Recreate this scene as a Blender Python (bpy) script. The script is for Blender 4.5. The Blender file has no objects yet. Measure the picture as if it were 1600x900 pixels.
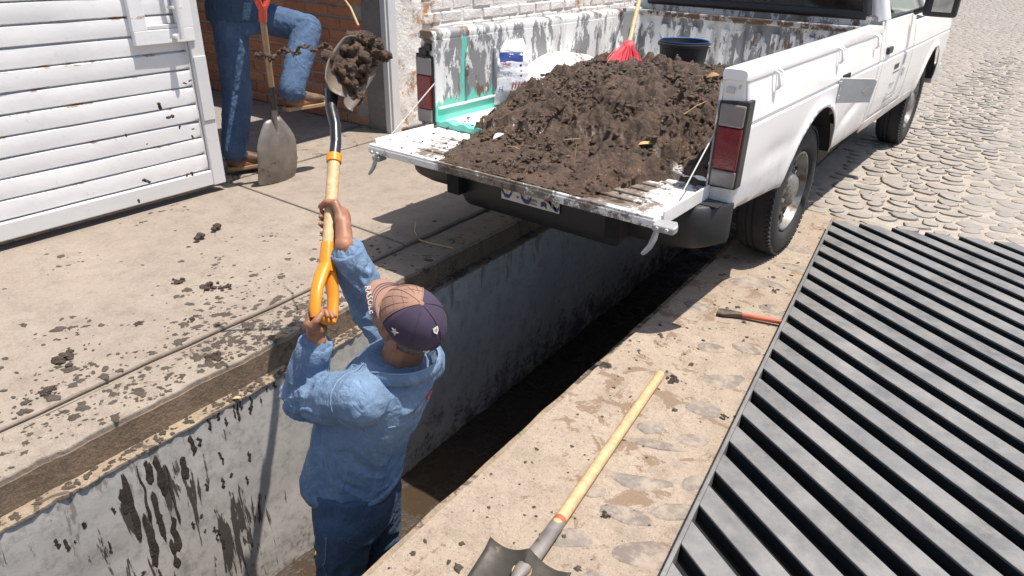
import bpy, bmesh, math, random
from mathutils import Vector, Matrix, noise
from mathutils.bvhtree import BVHTree
R = math.radians
scene = bpy.context.scene
COL = scene.collection

# ------------------------------------------------------------------ camera
cam_d = bpy.data.cameras.new('camera'); cam = bpy.data.objects.new('camera', cam_d); COL.objects.link(cam)
cam_d.sensor_width = 36; cam_d.lens = 24.692; cam_d.clip_start = .02; cam_d.clip_end = 500
rt, up, bk = Vector((.79299, .60885, .02177)), Vector((-.28699, .34179, .89488)), Vector((.53741, -.71588, .44577))
cam.matrix_world = Matrix(((rt.x, up.x, bk.x, 0), (rt.y, up.y, bk.y, 0), (rt.z, up.z, bk.z, 1.42), (0, 0, 0, 1)))
scene.camera = cam
# ------------------------------------------------------------------ sky and sun
SUN = Vector((.27, .15, 1)).normalized()          # towards the sun
world = bpy.data.worlds.new('World'); scene.world = world; world.use_nodes = True
wn = world.node_tree; wn.nodes.clear()
sky = wn.nodes.new('ShaderNodeTexSky'); sky.sky_type = 'NISHITA'; sky.sun_disc = False
sky.sun_elevation = math.asin(SUN.z); sky.sun_rotation = math.atan2(SUN.x, SUN.y)
sky.air_density = 1.0; sky.dust_density = 2.0; sky.ozone_density = 1.0
bg = wn.nodes.new('ShaderNodeBackground'); bg.inputs[1].default_value = .105
wo = wn.nodes.new('ShaderNodeOutputWorld')
wn.links.new(sky.outputs[0], bg.inputs[0]); wn.links.new(bg.outputs[0], wo.inputs[0])
sun_d = bpy.data.lights.new('sun', 'SUN'); sun_d.energy = 4.6; sun_d.angle = R(.55); sun_d.color = (1, .93, .845)
sun = bpy.data.objects.new('sun', sun_d); COL.objects.link(sun); sun.location = (3, 2, 12)
sun.rotation_euler = SUN.to_track_quat('Z', 'Y').to_euler()
vs = scene.view_settings; vs.view_transform = 'Standard'; vs.look = 'None'; vs.exposure = .55; vs.gamma = 1
vs.use_curve_mapping = False
scene.cycles.max_bounces = 7; scene.cycles.caustics_reflective = False; scene.cycles.caustics_refractive = False

# ------------------------------------------------------------------ helpers: materials
class MT:
    """small node-tree writer"""
    def __init__(s, name):
        s.m = bpy.data.materials.new(name); s.m.use_nodes = True; s.t = s.m.node_tree
        s.b = s.t.nodes['Principled BSDF']; s.hb = None
    def nd(s, ty, **kw):
        n = s.t.nodes.new(ty)
        for k, v in kw.items(): setattr(n, k, v)
        return n
    def put(s, sock, v):
        if hasattr(v, 'is_output') or isinstance(v, bpy.types.NodeSocket): s.t.links.new(v, sock)
        else:
            if isinstance(v, tuple) and len(v) == 3 and sock.type == 'RGBA': v = (*v, 1)
            sock.default_value = v
    def co(s, kind='Object', sc=None):
        if kind == 'World': v = s.nd('ShaderNodeNewGeometry').outputs['Position']
        else: v = s.nd('ShaderNodeTexCoord').outputs[kind]
        if sc:
            mp = s.nd('ShaderNodeMapping'); s.put(mp.inputs[0], v); mp.inputs[3].default_value = sc; v = mp.outputs[0]
        return v
    def noise(s, sc, v=None, det=5, ro=.6, dist=0):
        n = s.nd('ShaderNodeTexNoise'); s.put(n.inputs['Vector'], v or s.co()); n.inputs['Scale'].default_value = sc
        n.inputs['Detail'].default_value = det; n.inputs['Roughness'].default_value = ro; n.inputs['Distortion'].default_value = dist
        return n.outputs[0]
    def voro(s, sc, v=None, feat='F1', out=0):
        n = s.nd('ShaderNodeTexVoronoi', feature=feat); s.put(n.inputs['Vector'], v or s.co()); n.inputs['Scale'].default_value = sc
        return n.outputs[out]
    def math(s, op, a, b=0., c=None):
        n = s.nd('ShaderNodeMath', operation=op); s.put(n.inputs[0], a); s.put(n.inputs[1], b)
        if c is not None: s.put(n.inputs[2], c)
        return n.outputs[0]
    def step(s, f, lo, hi, a=0., b=1.):
        n = s.nd('ShaderNodeMapRange'); n.interpolation_type = 'SMOOTHSTEP'
        s.put(n.inputs[0], f); n.inputs[1].default_value = lo; n.inputs[2].default_value = hi
        n.inputs[3].default_value = a; n.inputs[4].default_value = b
        return n.outputs[0]
    def mix(s, f, a, b, mode='MIX'):
        n = s.nd('ShaderNodeMix', data_type='RGBA', blend_type=mode)
        s.put(n.inputs[0], f); s.put(n.inputs[6], a); s.put(n.inputs[7], b)
        return n.outputs[2]
    def xyz(s, v=None):
        n = s.nd('ShaderNodeSeparateXYZ'); s.put(n.inputs[0], v or s.co()); return n.outputs
    def rnd(s): return s.nd('ShaderNodeObjectInfo').outputs['Random']
    def isl(s): return s.nd('ShaderNodeNewGeometry').outputs['Random Per Island']
    def ramp(s, f, stops):
        n = s.nd('ShaderNodeValToRGB'); s.put(n.inputs[0], f); el = n.color_ramp.elements
        while len(el) < len(stops): el.new(.5)
        for e, (p, c) in zip(el, stops): e.position = p; e.color = (*c, 1)
        return n.outputs[0]
    def bump(s, h, st=.3, d=.01):
        n = s.nd('ShaderNodeBump'); n.inputs['Strength'].default_value = st; n.inputs['Distance'].default_value = d
        s.put(n.inputs['Height'], h)
        if s.hb: s.t.links.new(s.hb, n.inputs['Normal'])
        s.hb = n.outputs[0]; return s
    def done(s, col, rough=.8, metal=0., **kw):
        s.put(s.b.inputs['Base Color'], col); s.put(s.b.inputs['Roughness'], rough); s.put(s.b.inputs['Metallic'], metal)
        for k, v in kw.items(): s.put(s.b.inputs[k.replace('_', ' ')], v)
        if s.hb: s.t.links.new(s.hb, s.b.inputs['Normal'])
        return s.m

def simple(name, col, rough=.6, metal=0., var=.18, sc=9, bump=.15, bs=60, bd=.003, kind='Object', **kw):
    t = MT(name); v = t.co(kind)
    n = t.noise(sc, v); d = tuple(c * (1 - var) for c in col); l = tuple(min(1, c * (1 + var)) for c in col)
    c = t.ramp(n, [(.3, d), (.7, l)])
    if bump: t.bump(t.noise(bs, v), bump, bd)
    r = t.step(t.noise(sc * 2, v), .2, .8, max(0, rough - .1), min(1, rough + .1))
    return t.done(c, r, metal, **kw)

def m_concrete(name, a, b, splat=.0, stain=(.075, .058, .045), lim=None, fine=.35):
    t = MT(name); v = t.co('World')
    c = t.ramp(t.noise(1.6, v, 8, .65), [(.25, a), (.75, b)])
    c = t.mix(t.step(t.noise(11, v, 10, .78), .42, .75, 0, .8), c, tuple(x * .66 for x in a))
    c = t.mix(t.step(t.noise(70, v, 6, .8), .45, .7, 0, .45), c, tuple(x * .6 for x in a))
    c = t.mix(t.math('MULTIPLY', t.step(t.noise(160, v, 2), .55, .75), .5), c, tuple(min(1, x * 1.25) for x in b))
    c = t.mix(t.step(t.voro(85, v), .30, .12, 0, .55 * fine), c, tuple(x * .5 for x in a))
    c = t.mix(t.step(t.noise(230, v, 3, .7), .58, .72, 0, .6 * fine), c, tuple(min(1, x * 1.35) for x in b))
    if splat:
        n = t.noise(9, v, 6, .72, .6); big = t.noise(1.3, v, 3)
        if lim:                               # splashes get denser towards the trench side
            x = t.xyz(v)[0]; dn = t.step(x, lim[0], lim[1], .12, 0.)
            n = t.math('SUBTRACT', n, dn)
        n = t.math('ADD', n, t.math('MULTIPLY', t.math('SUBTRACT', big, .5), .28))
        msk = t.step(n, splat, splat + .035)
        c = t.mix(t.math('MULTIPLY', msk, .88), c, stain)
        t.bump(msk, .35, .004)
    t.bump(t.noise(55, v, 6, .7), fine, .006); t.bump(t.noise(6, v, 3), .2, .02)
    return t.done(c, .9)

def m_metal_paint(name, col, rustc=(.16, .07, .03), rust=.66, chip=(.3, .29, .28), rough=.35):
    t = MT(name); v = t.co('World')
    n = t.noise(4, v, 8, .68); n2 = t.noise(26, v, 6, .7)
    c = t.ramp(t.noise(2.2, v, 4), [(.3, tuple(x * .9 for x in col)), (.7, col)])
    c = t.mix(t.math('MULTIPLY', t.step(n2, .6, .75), .35), c, chip)
    m = t.step(t.math('ADD', t.math('MULTIPLY', n, .6), t.math('MULTIPLY', n2, .4)), rust, rust + .04)
    c = t.mix(m, c, rustc); t.bump(m, .3, .002); t.bump(t.noise(7, v, 3), .25, .01)
    return t.done(c, t.math('ADD', t.math('MULTIPLY', m, .4), rough))

def m_peel(name, turq=False):
    """worn pickup bed: white over grey primer over brown rust, a turquoise spill in one corner"""
    t = MT(name); v = t.co('Object', (1, 1, .45))
    n = t.math('ADD', t.math('MULTIPLY', t.noise(17, v, 10, .75, .3), .6), t.math('MULTIPLY', t.noise(4.3, v, 5, .65), .5))
    n2 = t.noise(3.7, t.co('Object', (1.3, 1.3, .6)), 7, .68)
    c = t.mix(t.step(n, .545, .565), (.80, .80, .785), (.27, .275, .28))
    c = t.mix(t.step(n2, .57, .61), c, (.17, .115, .082))
    c = t.mix(t.step(t.noise(8, t.co('Object', (1, 1, .25)), 8, .75), .48, .75, 0, .6), c, (.2, .18, .155))
    if turq:
        o = t.xyz(t.co('Object')); wob = t.math('MULTIPLY', t.math('SUBTRACT', t.noise(9, t.co('Object', (1, 2.5, .5)), 6), .5), .5)
        f1 = t.step(t.math('ADD', o[2], t.math('MULTIPLY', wob, .35)), .725, .70)
        f2 = t.step(t.math('ABSOLUTE', t.math('ADD', t.math('ADD', o[1], .80), t.math('MULTIPLY', wob, .22))), .035, .02)
        f3 = t.math('MULTIPLY', t.math('MAXIMUM', f1, f2), t.step(t.math('ADD', o[1], t.math('MULTIPLY', wob, .4)), -.28, -.34))
        c = t.mix(t.math('MULTIPLY', f3, t.step(t.math('ADD', o[0], wob), -.15, -.3)), c, (.16, .6, .48))
        c = t.mix(t.math('MULTIPLY', t.math('MULTIPLY', t.step(o[2], .624, .619), t.step(o[0], .0, -.2)), t.step(t.noise(5, v), .35, .42)), c, (.82, .83, .81)) if 0 else c
    t.bump(n, .3, .004)
    return t.done(c, .55)

def m_mud(name, a=(.045, .031, .022), b=(.105, .075, .055), wet=.75, sc=1.):
    t = MT(name); v = t.co('World')
    c = t.ramp(t.noise(14 * sc, v, 8, .7), [(.3, a), (.72, b)])
    c = t.mix(t.math('MULTIPLY', t.step(t.noise(120 * sc, v, 3), .62, .75), .3), c, (.2, .145, .1))
    t.bump(t.noise(60 * sc, v, 6, .75), .9, .014); t.bump(t.noise(190 * sc, v, 3), .5, .003)
    return t.done(c, t.step(t.noise(6, v, 6, .7), .38, .62, max(.12, wet - .38), wet + .2))

def m_stone(name, isl=False):
    t = MT(name); v = t.co('World'); r = t.isl() if isl else t.rnd()
    c = t.ramp(r, [(0, (.24, .218, .195)), (.25, (.275, .25, .222)), (.5, (.225, .21, .195)), (.7, (.285, .26, .23)), (.88, (.25, .218, .195)), (1, (.31, .288, .258))])
    c = t.mix(t.step(t.noise(30, v, 6, .7), .4, .75, 0,   .6), c, (.36, .315, .26))
    c = t.mix(t.math('MULTIPLY', t.step(t.noise(130, v, 3), .55, .7), .4), c, (.14, .125, .11))
    t.bump(t.noise(70, v, 6, .7), .4, .005)
    return t.done(c, .62)

def m_setstone(name):
    t = MT(name); v = t.co('World'); r = t.rnd()
    c = t.ramp(r, [(0, (.165, .145, .128)), (.5, (.205, .18, .155)), (1, (.18, .145, .125))])
    c = t.mix(t.step(t.noise(14, v, 9, .78), .40, .62, 0, .88), c, (.36, .30, .24))
    t.bump(t.noise(70, v, 6, .7), .6, .005)
    return t.done(c, .9)

def m_brick(name):
    t = MT(name); v = t.co('World'); r = t.rnd()
    c = t.ramp(r, [(0, (.50, .20, .11)), (.4, (.57, .25, .14)), (.75, (.43, .175, .105)), (1, (.60, .31, .18))])
    c = t.mix(t.step(t.noise(20, v, 7, .7), .5, .72, 0, .6), c, (.2, .12, .085))
    c = t.mix(t.math('MULTIPLY', t.step(t.noise(70, v, 4, .7), .6, .7), .6), c, (.42, .36, .3))
    t.bump(t.noise(50, v, 6, .7), .6, .006)
    return t.done(c, .92)

def m_whitebrick(name):
    t = MT(name); v = t.co('World')
    c = t.ramp(t.noise(8, v, 6, .7), [(.3, (.76, .73, .69)), (.7, (.86, .85, .83))])
    n = t.math('ADD', t.math('MULTIPLY', t.noise(11, v, 8, .75), .65), t.math('MULTIPLY', t.noise(1.8, v, 3), .45))
    z = t.xyz(v)[2]; n = t.math('ADD', n, t.step(z, .75, .2, 0, .09))
    c = t.mix(t.step(n, .60, .66), c, (.5, .30, .17))
    c = t.mix(t.step(n, .69, .73), c, (.26, .22, .19))
    t.bump(n, .8, .012); t.bump(t.noise(34, v, 8, .75), .9, .016)
    return t.done(c, .9)

def m_denim(name, a, b, worn=.5):
    t = MT(name); v = t.co('World')
    c = t.ramp(t.noise(9, v, 9, .72), [(.3, a), (.7, b)])
    lite = tuple(min(1, x * 1.55 + .06) for x in b)
    fold = t.noise(15, t.co('World', (1, 1, .55)), 6, .62, 1.1)
    c = t.mix(t.math('MULTIPLY', t.step(fold, .52, .72), worn), c, lite)
    c = t.mix(t.step(t.noise(60, v, 8, .8), .5, .75, 0, .35), c, lite)
    c = t.mix(t.step(t.noise(85, t.co('World', (1, 1, .25)), 4, .7), .52, .75, 0, .45), c, tuple(x * .55 for x in a))
    w = t.nd('ShaderNodeTexWave', wave_type='BANDS', bands_direction='DIAGONAL'); t.put(w.inputs[0], v)
    w.inputs['Scale'].default_value = 260; w.inputs['Distortion'].default_value = 1.2
    c = t.mix(t.math('MULTIPLY', w.outputs[1], .16), c, lite)
    ridge = t.math('SUBTRACT', 1., t.math('ABSOLUTE', t.math('MULTIPLY', t.math('SUBTRACT', fold, .5), 3.)))
    t.bump(ridge, .55, .014); t.bump(t.noise(240, v, 2), .35, .002); t.bump(t.noise(48, v, 5, .65), .35, .005)
    return t.done(c, .9)

def m_wood(name, col):
    t = MT(name); v = t.co('Object', (1, 1, 1)); w = t.noise(40, v, 4, .6, 1.2)
    c = t.ramp(w, [(.25, tuple(x * .68 for x in col)), (.75, tuple(min(1, x * 1.15) for x in col))])
    c = t.mix(t.math('MULTIPLY', t.step(t.noise(9, v, 6, .7), .55, .75), .45), c, tuple(x * .4 for x in col))
    t.bump(w, .2, .002); return t.done(c, .55)

def m_steel(name, col=(.28, .25, .22), rough=.5, metal=.55, mud=.6):
    t = MT(name); v = t.co('World')
    c = t.ramp(t.noise(9, v, 6, .65), [(.3, tuple(x * .6 for x in col)), (.7, col)])
    c = t.mix(t.step(t.noise(13, v, 7, .72), mud, mud + .08), c, (.15, .115, .085))
    t.bump(t.noise(60, v, 5), .25, .003)
    return t.done(c, t.step(t.noise(11, v), .3, .7, rough - .12, rough + .2), metal)

MAT = {}
MAT['sidewalk'] = m_concrete('sidewalk concrete', (.245, .203, .166), (.325, .276, .23), .655, lim=(-3.3, -2.2), stain=(.07, .056, .045))
MAT['kerb'] = m_concrete('kerb concrete', (.24, .20, .16), (.34, .29, .24), .585, fine=.6)
MAT['ledge'] = m_concrete('ledge mortar', (.22, .165, .115), (.36, .29, .21), .53, fine=.6)
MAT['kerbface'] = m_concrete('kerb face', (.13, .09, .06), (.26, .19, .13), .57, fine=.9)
MAT['apron'] = m_concrete('apron mortar', (.29, .228, .172), (.43, .355, .282), .56, stain=(.21, .145, .095), fine=1.)
MAT['mortar'] = m_concrete('street sand joints', (.31, .27, .225), (.43, .385, .33), 0, fine=.9)
MAT['passage'] = m_concrete('passage concrete', (.2, .18, .165), (.29, .27, .25), 0)
MAT['plasterw'] = m_whitebrick('whitewashed plaster')
MAT['stone'] = m_stone('cobble stone'); MAT['stones'] = m_stone('cobble stones', True)
MAT['setstone'] = m_setstone('set stone')
MAT['brick'] = m_brick('red brick'); MAT['whitebrick'] = m_whitebrick('whitewashed brick')
MAT['brickmortar'] = m_concrete('brick mortar', (.42, .39, .355), (.56, .53, .49), 0, fine=.9)
MAT['column'] = m_concrete('column concrete', (.21, .195, .18), (.3, .28, .26), 0)
MAT['mud'] = m_mud('wet mud', (.03, .021, .015), (.085, .06, .042), .6); MAT['mudheap'] = m_mud('heaped mud', (.026, .0145, .009), (.145, .088, .055), .45)
MAT['mudsplat'] = m_mud('splashed mud', (.06, .047, .037), (.12, .096, .075), .85)
MAT['mudrun'] = m_mud('mud run', (.035, .028, .022), (.065, .052, .04), .6)
t = MT('gate white paint'); v = t.co('World'); o = t.xyz(t.co('Object')); n2 = t.noise(26, v, 6, .7)
c = t.ramp(t.noise(2.2, v, 5), [(.3, (.72, .725, .735)), (.7, (.81, .81, .82))])
c = t.mix(t.math('MULTIPLY', t.step(n2, .6, .75), .3), c, (.4, .39, .38))
fr_ = t.math('FRACT', t.math('DIVIDE', t.math('SUBTRACT', o[2], .135), .0925))
ed = t.math('MAXIMUM', t.step(fr_, .74, .90), t.step(fr_, .10, .0))
rm = t.step(t.math('ADD', t.noise(3.2, t.co('World', (1, 1, 2.5)), 8, .72), t.math('SUBTRACT', t.math('MULTIPLY', ed, .17), .10)), .62, .66)
lowz = t.step(t.math('ADD', t.noise(5, v, 8, .75), t.step(o[2], .55, .2, 0, .10)), .68, .74)
c = t.mix(t.math('MULTIPLY', t.math('MAXIMUM', rm, t.math('MULTIPLY', lowz, .6)), .85), c, (.30, .17, .075))
c = t.mix(t.math('MULTIPLY', t.step(t.noise(60, v, 7, .8), .66, .70), .8), c, (.13, .10, .08))
t.bump(t.noise(5, v, 4), .3, .012); MAT['gate'] = t.done(c, t.math('ADD', .32, t.math('MULTIPLY', rm, .4)))
MAT['gateframe'] = m_metal_paint('gate frame paint', (.66, .665, .67), rust=.625, rough=.4)
t = MT('truck white paint'); v = t.co('World'); o = t.xyz(t.co('Object')); n = t.noise(6, v, 9, .75)
c = t.ramp(t.noise(1.7, v, 4), [(.3, (.79, .79, .79)), (.7, (.85, .85, .85))])
ds = t.step(t.math('ADD', n, t.step(o[2], .75, .45, -.10, .16)), .50, .72); c = t.mix(t.math('MULTIPLY', ds, .45), c, (.46, .40, .33))
c = t.mix(t.step(t.noise(42, v, 8, .78), .70, .73), c, (.17, .12, .08)); c = t.mix(t.step(t.noise(1, t.co('World', (18, 18, 1.5)), 6, .7), .60, .80, 0, .28), c, (.50, .47, .42))
t.bump(t.noise(4, v, 3), .12, .01); MAT['truck'] = t.done(c, t.math('ADD', .2, t.math('MULTIPLY', ds, .4)))
MAT['peel'] = m_peel('peeling bed paint'); MAT['peelt'] = m_peel('peeling bed paint with spill', True)
t = MT('worn bed floor'); v = t.co('Object'); o = t.xyz(v); n = t.noise(12, v, 9, .75, .3)
c = t.mix(t.step(n, .58, .60), (.84, .84, .83), (.22, .22, .22)); wob = t.math('MULTIPLY', t.math('SUBTRACT', t.noise(8, v, 5), .5), .12)
c = t.mix(t.math('MULTIPLY', t.step(t.math('ADD', o[1], wob), -.935, -.95), t.step(o[0], .1, -.1)), c, (.16, .6, .48))
MAT['bedfloor'] = t.done(c, .5)
MAT['edge'] = m_metal_paint('tailgate worn white', (.74, .73, .71), rust=.535, rustc=(.1, .075, .055))
t = MT('muddy tailgate paint'); v = t.co('Object'); o = t.xyz(v)
n = t.math('ADD', t.math('MULTIPLY', t.noise(7, v, 9, .75, .3), .7), t.math('MULTIPLY', t.noise(34, v, 7, .75), .3))
c = t.mix(t.step(t.noise(21, v, 8, .75), .60, .63), (.78, .77, .75), (.3, .28, .26))
k_ = t.math('SUBTRACT', t.step(t.math('ABSOLUTE', t.math('SUBTRACT', o[0], .1)), .62, .25, 0, .13), t.step(o[1], -1.36, -1.45, 0, .03))
m_ = t.step(t.math('ADD', n, k_), .515, .575); c = t.mix(t.math('MULTIPLY', m_, .9), c, (.13, .092, .062)); t.bump(m_, .4, .004)
c = t.mix(t.step(t.math('ADD', n, k_), .61, .66), c, (.07, .045, .03))
MAT['tailgate'] = t.done(c, .5)
MAT['rustrail'] = m_metal_paint('rusty rail', (.5, .49, .47), rust=.47, rustc=(.12, .075, .05))
MAT['black'] = simple('black plastic', (.022, .022, .024), .45, var=.3, sc=6, bump=.2)
MAT['bumper'] = simple('bumper black', (.018, .0185, .02), .5, var=.4, sc=5, bump=.2)
MAT['rubber'] = simple('tyre rubber', (.028, .028, .029), .8, var=.4, sc=8)
MAT['chrome'] = m_steel('wheel steel', (.55, .54, .52), .3, .85, .66)
MAT['rim'] = m_steel('dirty rim steel', (.34, .33, .31), .38, .6, .5)
MAT['greymetal'] = simple('grey painted metal', (.5, .51, .5), .5, var=.15)
MAT['lever'] = simple('grey lever', (.33, .33, .33), .45, var=.1)
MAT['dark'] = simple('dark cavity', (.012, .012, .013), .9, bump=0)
t = MT('red lens'); MAT['redlens'] = t.bump(t.voro(120), .2, .002).done((.17, .007, .011), .2, 0, Coat_Weight=.4)
t = MT('clear lens'); MAT['clearlens'] = t.bump(t.voro(120), .2, .002).done((.21, .19, .185), .22, 0, Coat_Weight=.4)
t = MT('window glass'); MAT['glass'] = t.done((.75, .8, .8), .03, 0, Transmission_Weight=1., IOR=1.45)
t = MT('grate steel'); v = t.co('World')
c = t.ramp(t.noise(5, v, 8, .7), [(.3, (.12, .119, .117)), (.5, (.195, .192, .188)), (.72, (.28, .274, .262))])
c = t.mix(t.step(t.noise(19, v, 8, .75), .46, .68, 0, .65), c, (.25, .238, .22))
c = t.mix(t.step(t.noise(31, v, 7, .75), .64, .70, 0, .8), c, (.17, .125, .085))
t.bump(t.noise(40, v, 8, .7), .35, .003)
MAT['grate'] = t.done(c, t.step(t.noise(7, v, 6), .3, .7, .3, .62), .2)
MAT['gapshade'] = simple('black gap shade', (.006, .006, .006), .95, bump=0)  # black that stands in for deep shade in the grate gaps
MAT['wood'] = m_wood('pale wood', (.56, .40, .215)); MAT['woodold'] = m_wood('old wood', (.34, .22, .12))
MAT['orange'] = simple('orange plastic', (.75, .26, .02), .35, var=.08, bump=0)
MAT['redplastic'] = simple('red plastic', (.55, .075, .045), .4, var=.1, bump=0)
MAT['blacksteel'] = simple('black enamel', (.02, .021, .025), .3, var=.4)
MAT['shovel'] = m_steel('shovel steel', (.32, .29, .265), .45, .5, .58)
MAT['shovelground'] = m_steel('ground shovel steel', (.06, .052, .043), .65, .2, .62)
MAT['bladeup'] = m_steel('muddy raised blade', (.2, .175, .15), .6, .2, .47)
MAT['shoveldirty'] = m_steel('muddy shovel steel', (.085, .075, .063), .65, .2, .5)
MAT['chisel'] = simple('chisel red paint', (.42, .1, .05), .55, var=.3)
MAT['jacket'] = m_denim('light denim', (.09, .155, .265), (.16, .245, .365), .42)
MAT['jeans'] = m_denim('blue denim', (.026, .055, .105), (.046, .09, .16), .2)
MAT['jeans2'] = m_denim('worn blue denim', (.035, .07, .145), (.07, .125, .225), .3)
MAT['seam'] = simple('seam thread', (.2, .275, .375), .9, bump=0)
MAT['tshirt'] = simple('blue shirt', (.06, .11, .2), .9)
MAT['skin'] = simple('skin', (.29, .135, .078), .5, var=.22, sc=22, bump=.25, bs=160, bd=.002, Subsurface_Weight=.08)
MAT['nail'] = simple('nail', (.45, .28, .2), .35, bump=0)
MAT['hair'] = simple('grey hair', (.10, .09, .085), .8, var=.7, sc=160, bump=.6, bs=260)
MAT['cappink'] = simple('faded pink cotton', (.285, .168, .125), .9, var=.12, sc=14, bs=300)
MAT['capseam'] = simple('cap stitching', (.20, .112, .082), .9, bump=0)
MAT['capnavy'] = simple('navy cotton', (.05, .036, .068), .9, var=.25, sc=12, bs=300)
MAT['white'] = simple('white print', (.5, .48, .46), .7, var=.05, bump=0)
MAT['ink'] = simple('dark print', (.08, .08, .09), .7, bump=0)
MAT['redtag'] = simple('red tag', (.42, .03, .05), .7, bump=0)
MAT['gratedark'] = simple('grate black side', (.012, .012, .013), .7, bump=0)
MAT['boot'] = simple('brown leather', (.13, .075, .048), .5, var=.35, sc=14)
MAT['sole'] = simple('tan sole', (.30, .2, .11), .8)
MAT['bag'] = simple('white plastic bag', (.78, .79, .82), .3, var=.08, sc=7, bump=.5, bs=14, bd=.02)
MAT['blueprint'] = simple('blue print', (.03, .06, .25), .4, bump=0)
MAT['redprint'] = simple('red print', (.5, .05, .07), .4, bump=0)
MAT['bucket'] = simple('black bucket plastic', (.025, .026, .028), .5, var=.4, sc=9)
MAT['bluerim'] = simple('blue rim plastic', (.02, .12, .42), .4, bump=0)
MAT['broom'] = simple('red bristles', (.6, .06, .08), .6, var=.35, sc=50)
MAT['leaf'] = simple('dry leaf', (.33, .19, .08), .8, var=.3)
MAT['straw'] = simple('dry straw', (.55, .38, .18), .8)
MAT['platew'] = simple('plate white', (.72, .69, .64), .5, var=.08, bump=0)
MAT['plateb'] = simple('plate blue', (.05, .05, .2), .5, bump=0); MAT['platec'] = simple('plate pale blue', (.16, .32, .45), .5, bump=0)
MAT['platey'] = simple('plate yellow', (.6, .42, .08), .5, bump=0)
MAT['seat'] = simple('seat cloth', (.06, .065, .07), .9)
MAT['cabin'] = simple('cabin trim', (.22, .2, .17), .8)
# trench plaster with mud runs
t = MT('trench plaster'); v = t.co('World')
c = t.ramp(t.noise(2.3, v, 8, .65), [(.25, (.37, .352, .325)), (.5, (.46, .44, .408)), (.75, (.56, .535, .50))])
c = t.mix(t.step(t.noise(16, v, 9, .78), .45, .72, 0, .7), c, (.2, .19, .175))
c = t.mix(t.step(t.noise(9, t.co('World', (1, 1, .15)), 6, .7), .55, .75, 0, .5), c, (.19, .175, .155))
o = t.xyz(v)
low = t.math('ADD', t.step(o[2], -.45, -1.0, 0, .22), t.math('MULTIPLY', t.step(o[1], 1.7, 3.2), .08))
n = t.math('ADD', t.math('ADD', t.math('MULTIPLY', t.noise(7, v, 7, .7), .55), t.math('MULTIPLY', t.noise(33, v, 5, .7), .45)), low)
wetm = t.step(n, .66, .84); c = t.mix(t.math('MULTIPLY', wetm, .85), c, (.05, .044, .038))
st_ = t.math('ADD', t.math('MULTIPLY', t.noise(1, t.co('World', (20, 34, 4.2)), 5, .6, .5), .75), t.math('MULTIPLY', t.noise(1, t.co('World', (5, 7, 2.2)), 3), .35))
zone = t.math('MULTIPLY', t.step(o[1], .42, .66), t.step(o[1], 1.22, .92)); zone = t.math('MULTIPLY', zone, t.step(o[2], -.09, -.2))
sm = t.step(t.math('ADD', st_, t.math('MULTIPLY', zone, .115)), .70, .73); sm = t.math('MULTIPLY', sm, t.step(o[1], 1.75, 1.5))
c = t.mix(t.math('MULTIPLY', sm, .93), c, (.04, .031, .024)); t.bump(sm, .3, .004)
drip = t.step(t.math('ADD', t.noise(1, t.co('World', (9, 15, 3)), 6, .7), t.step(o[2], -.45, -.07, 0, .16)), .70, .74); c = t.mix(t.math('MULTIPLY', drip, .6), c, (.15, .115, .085))
t.bump(t.noise(3, v, 3, .6), .2, .02); t.bump(t.noise(30, v, 8, .75), .3, .005)
MAT['trench'] = t.done(c, .85)
# trench bottom: wet sludge with shallow water
t = MT('trench sludge'); v = t.co('World'); n = t.noise(5, v, 7, .65)
c = t.ramp(n, [(.35, (.055, .039, .024)), (.7, (.03, .022, .016))]); t.bump(t.step(n, .42, .75), .6, .03)
MAT['sludge'] = t.done(c, t.step(n, .4, .55, .08, .8))

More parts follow.
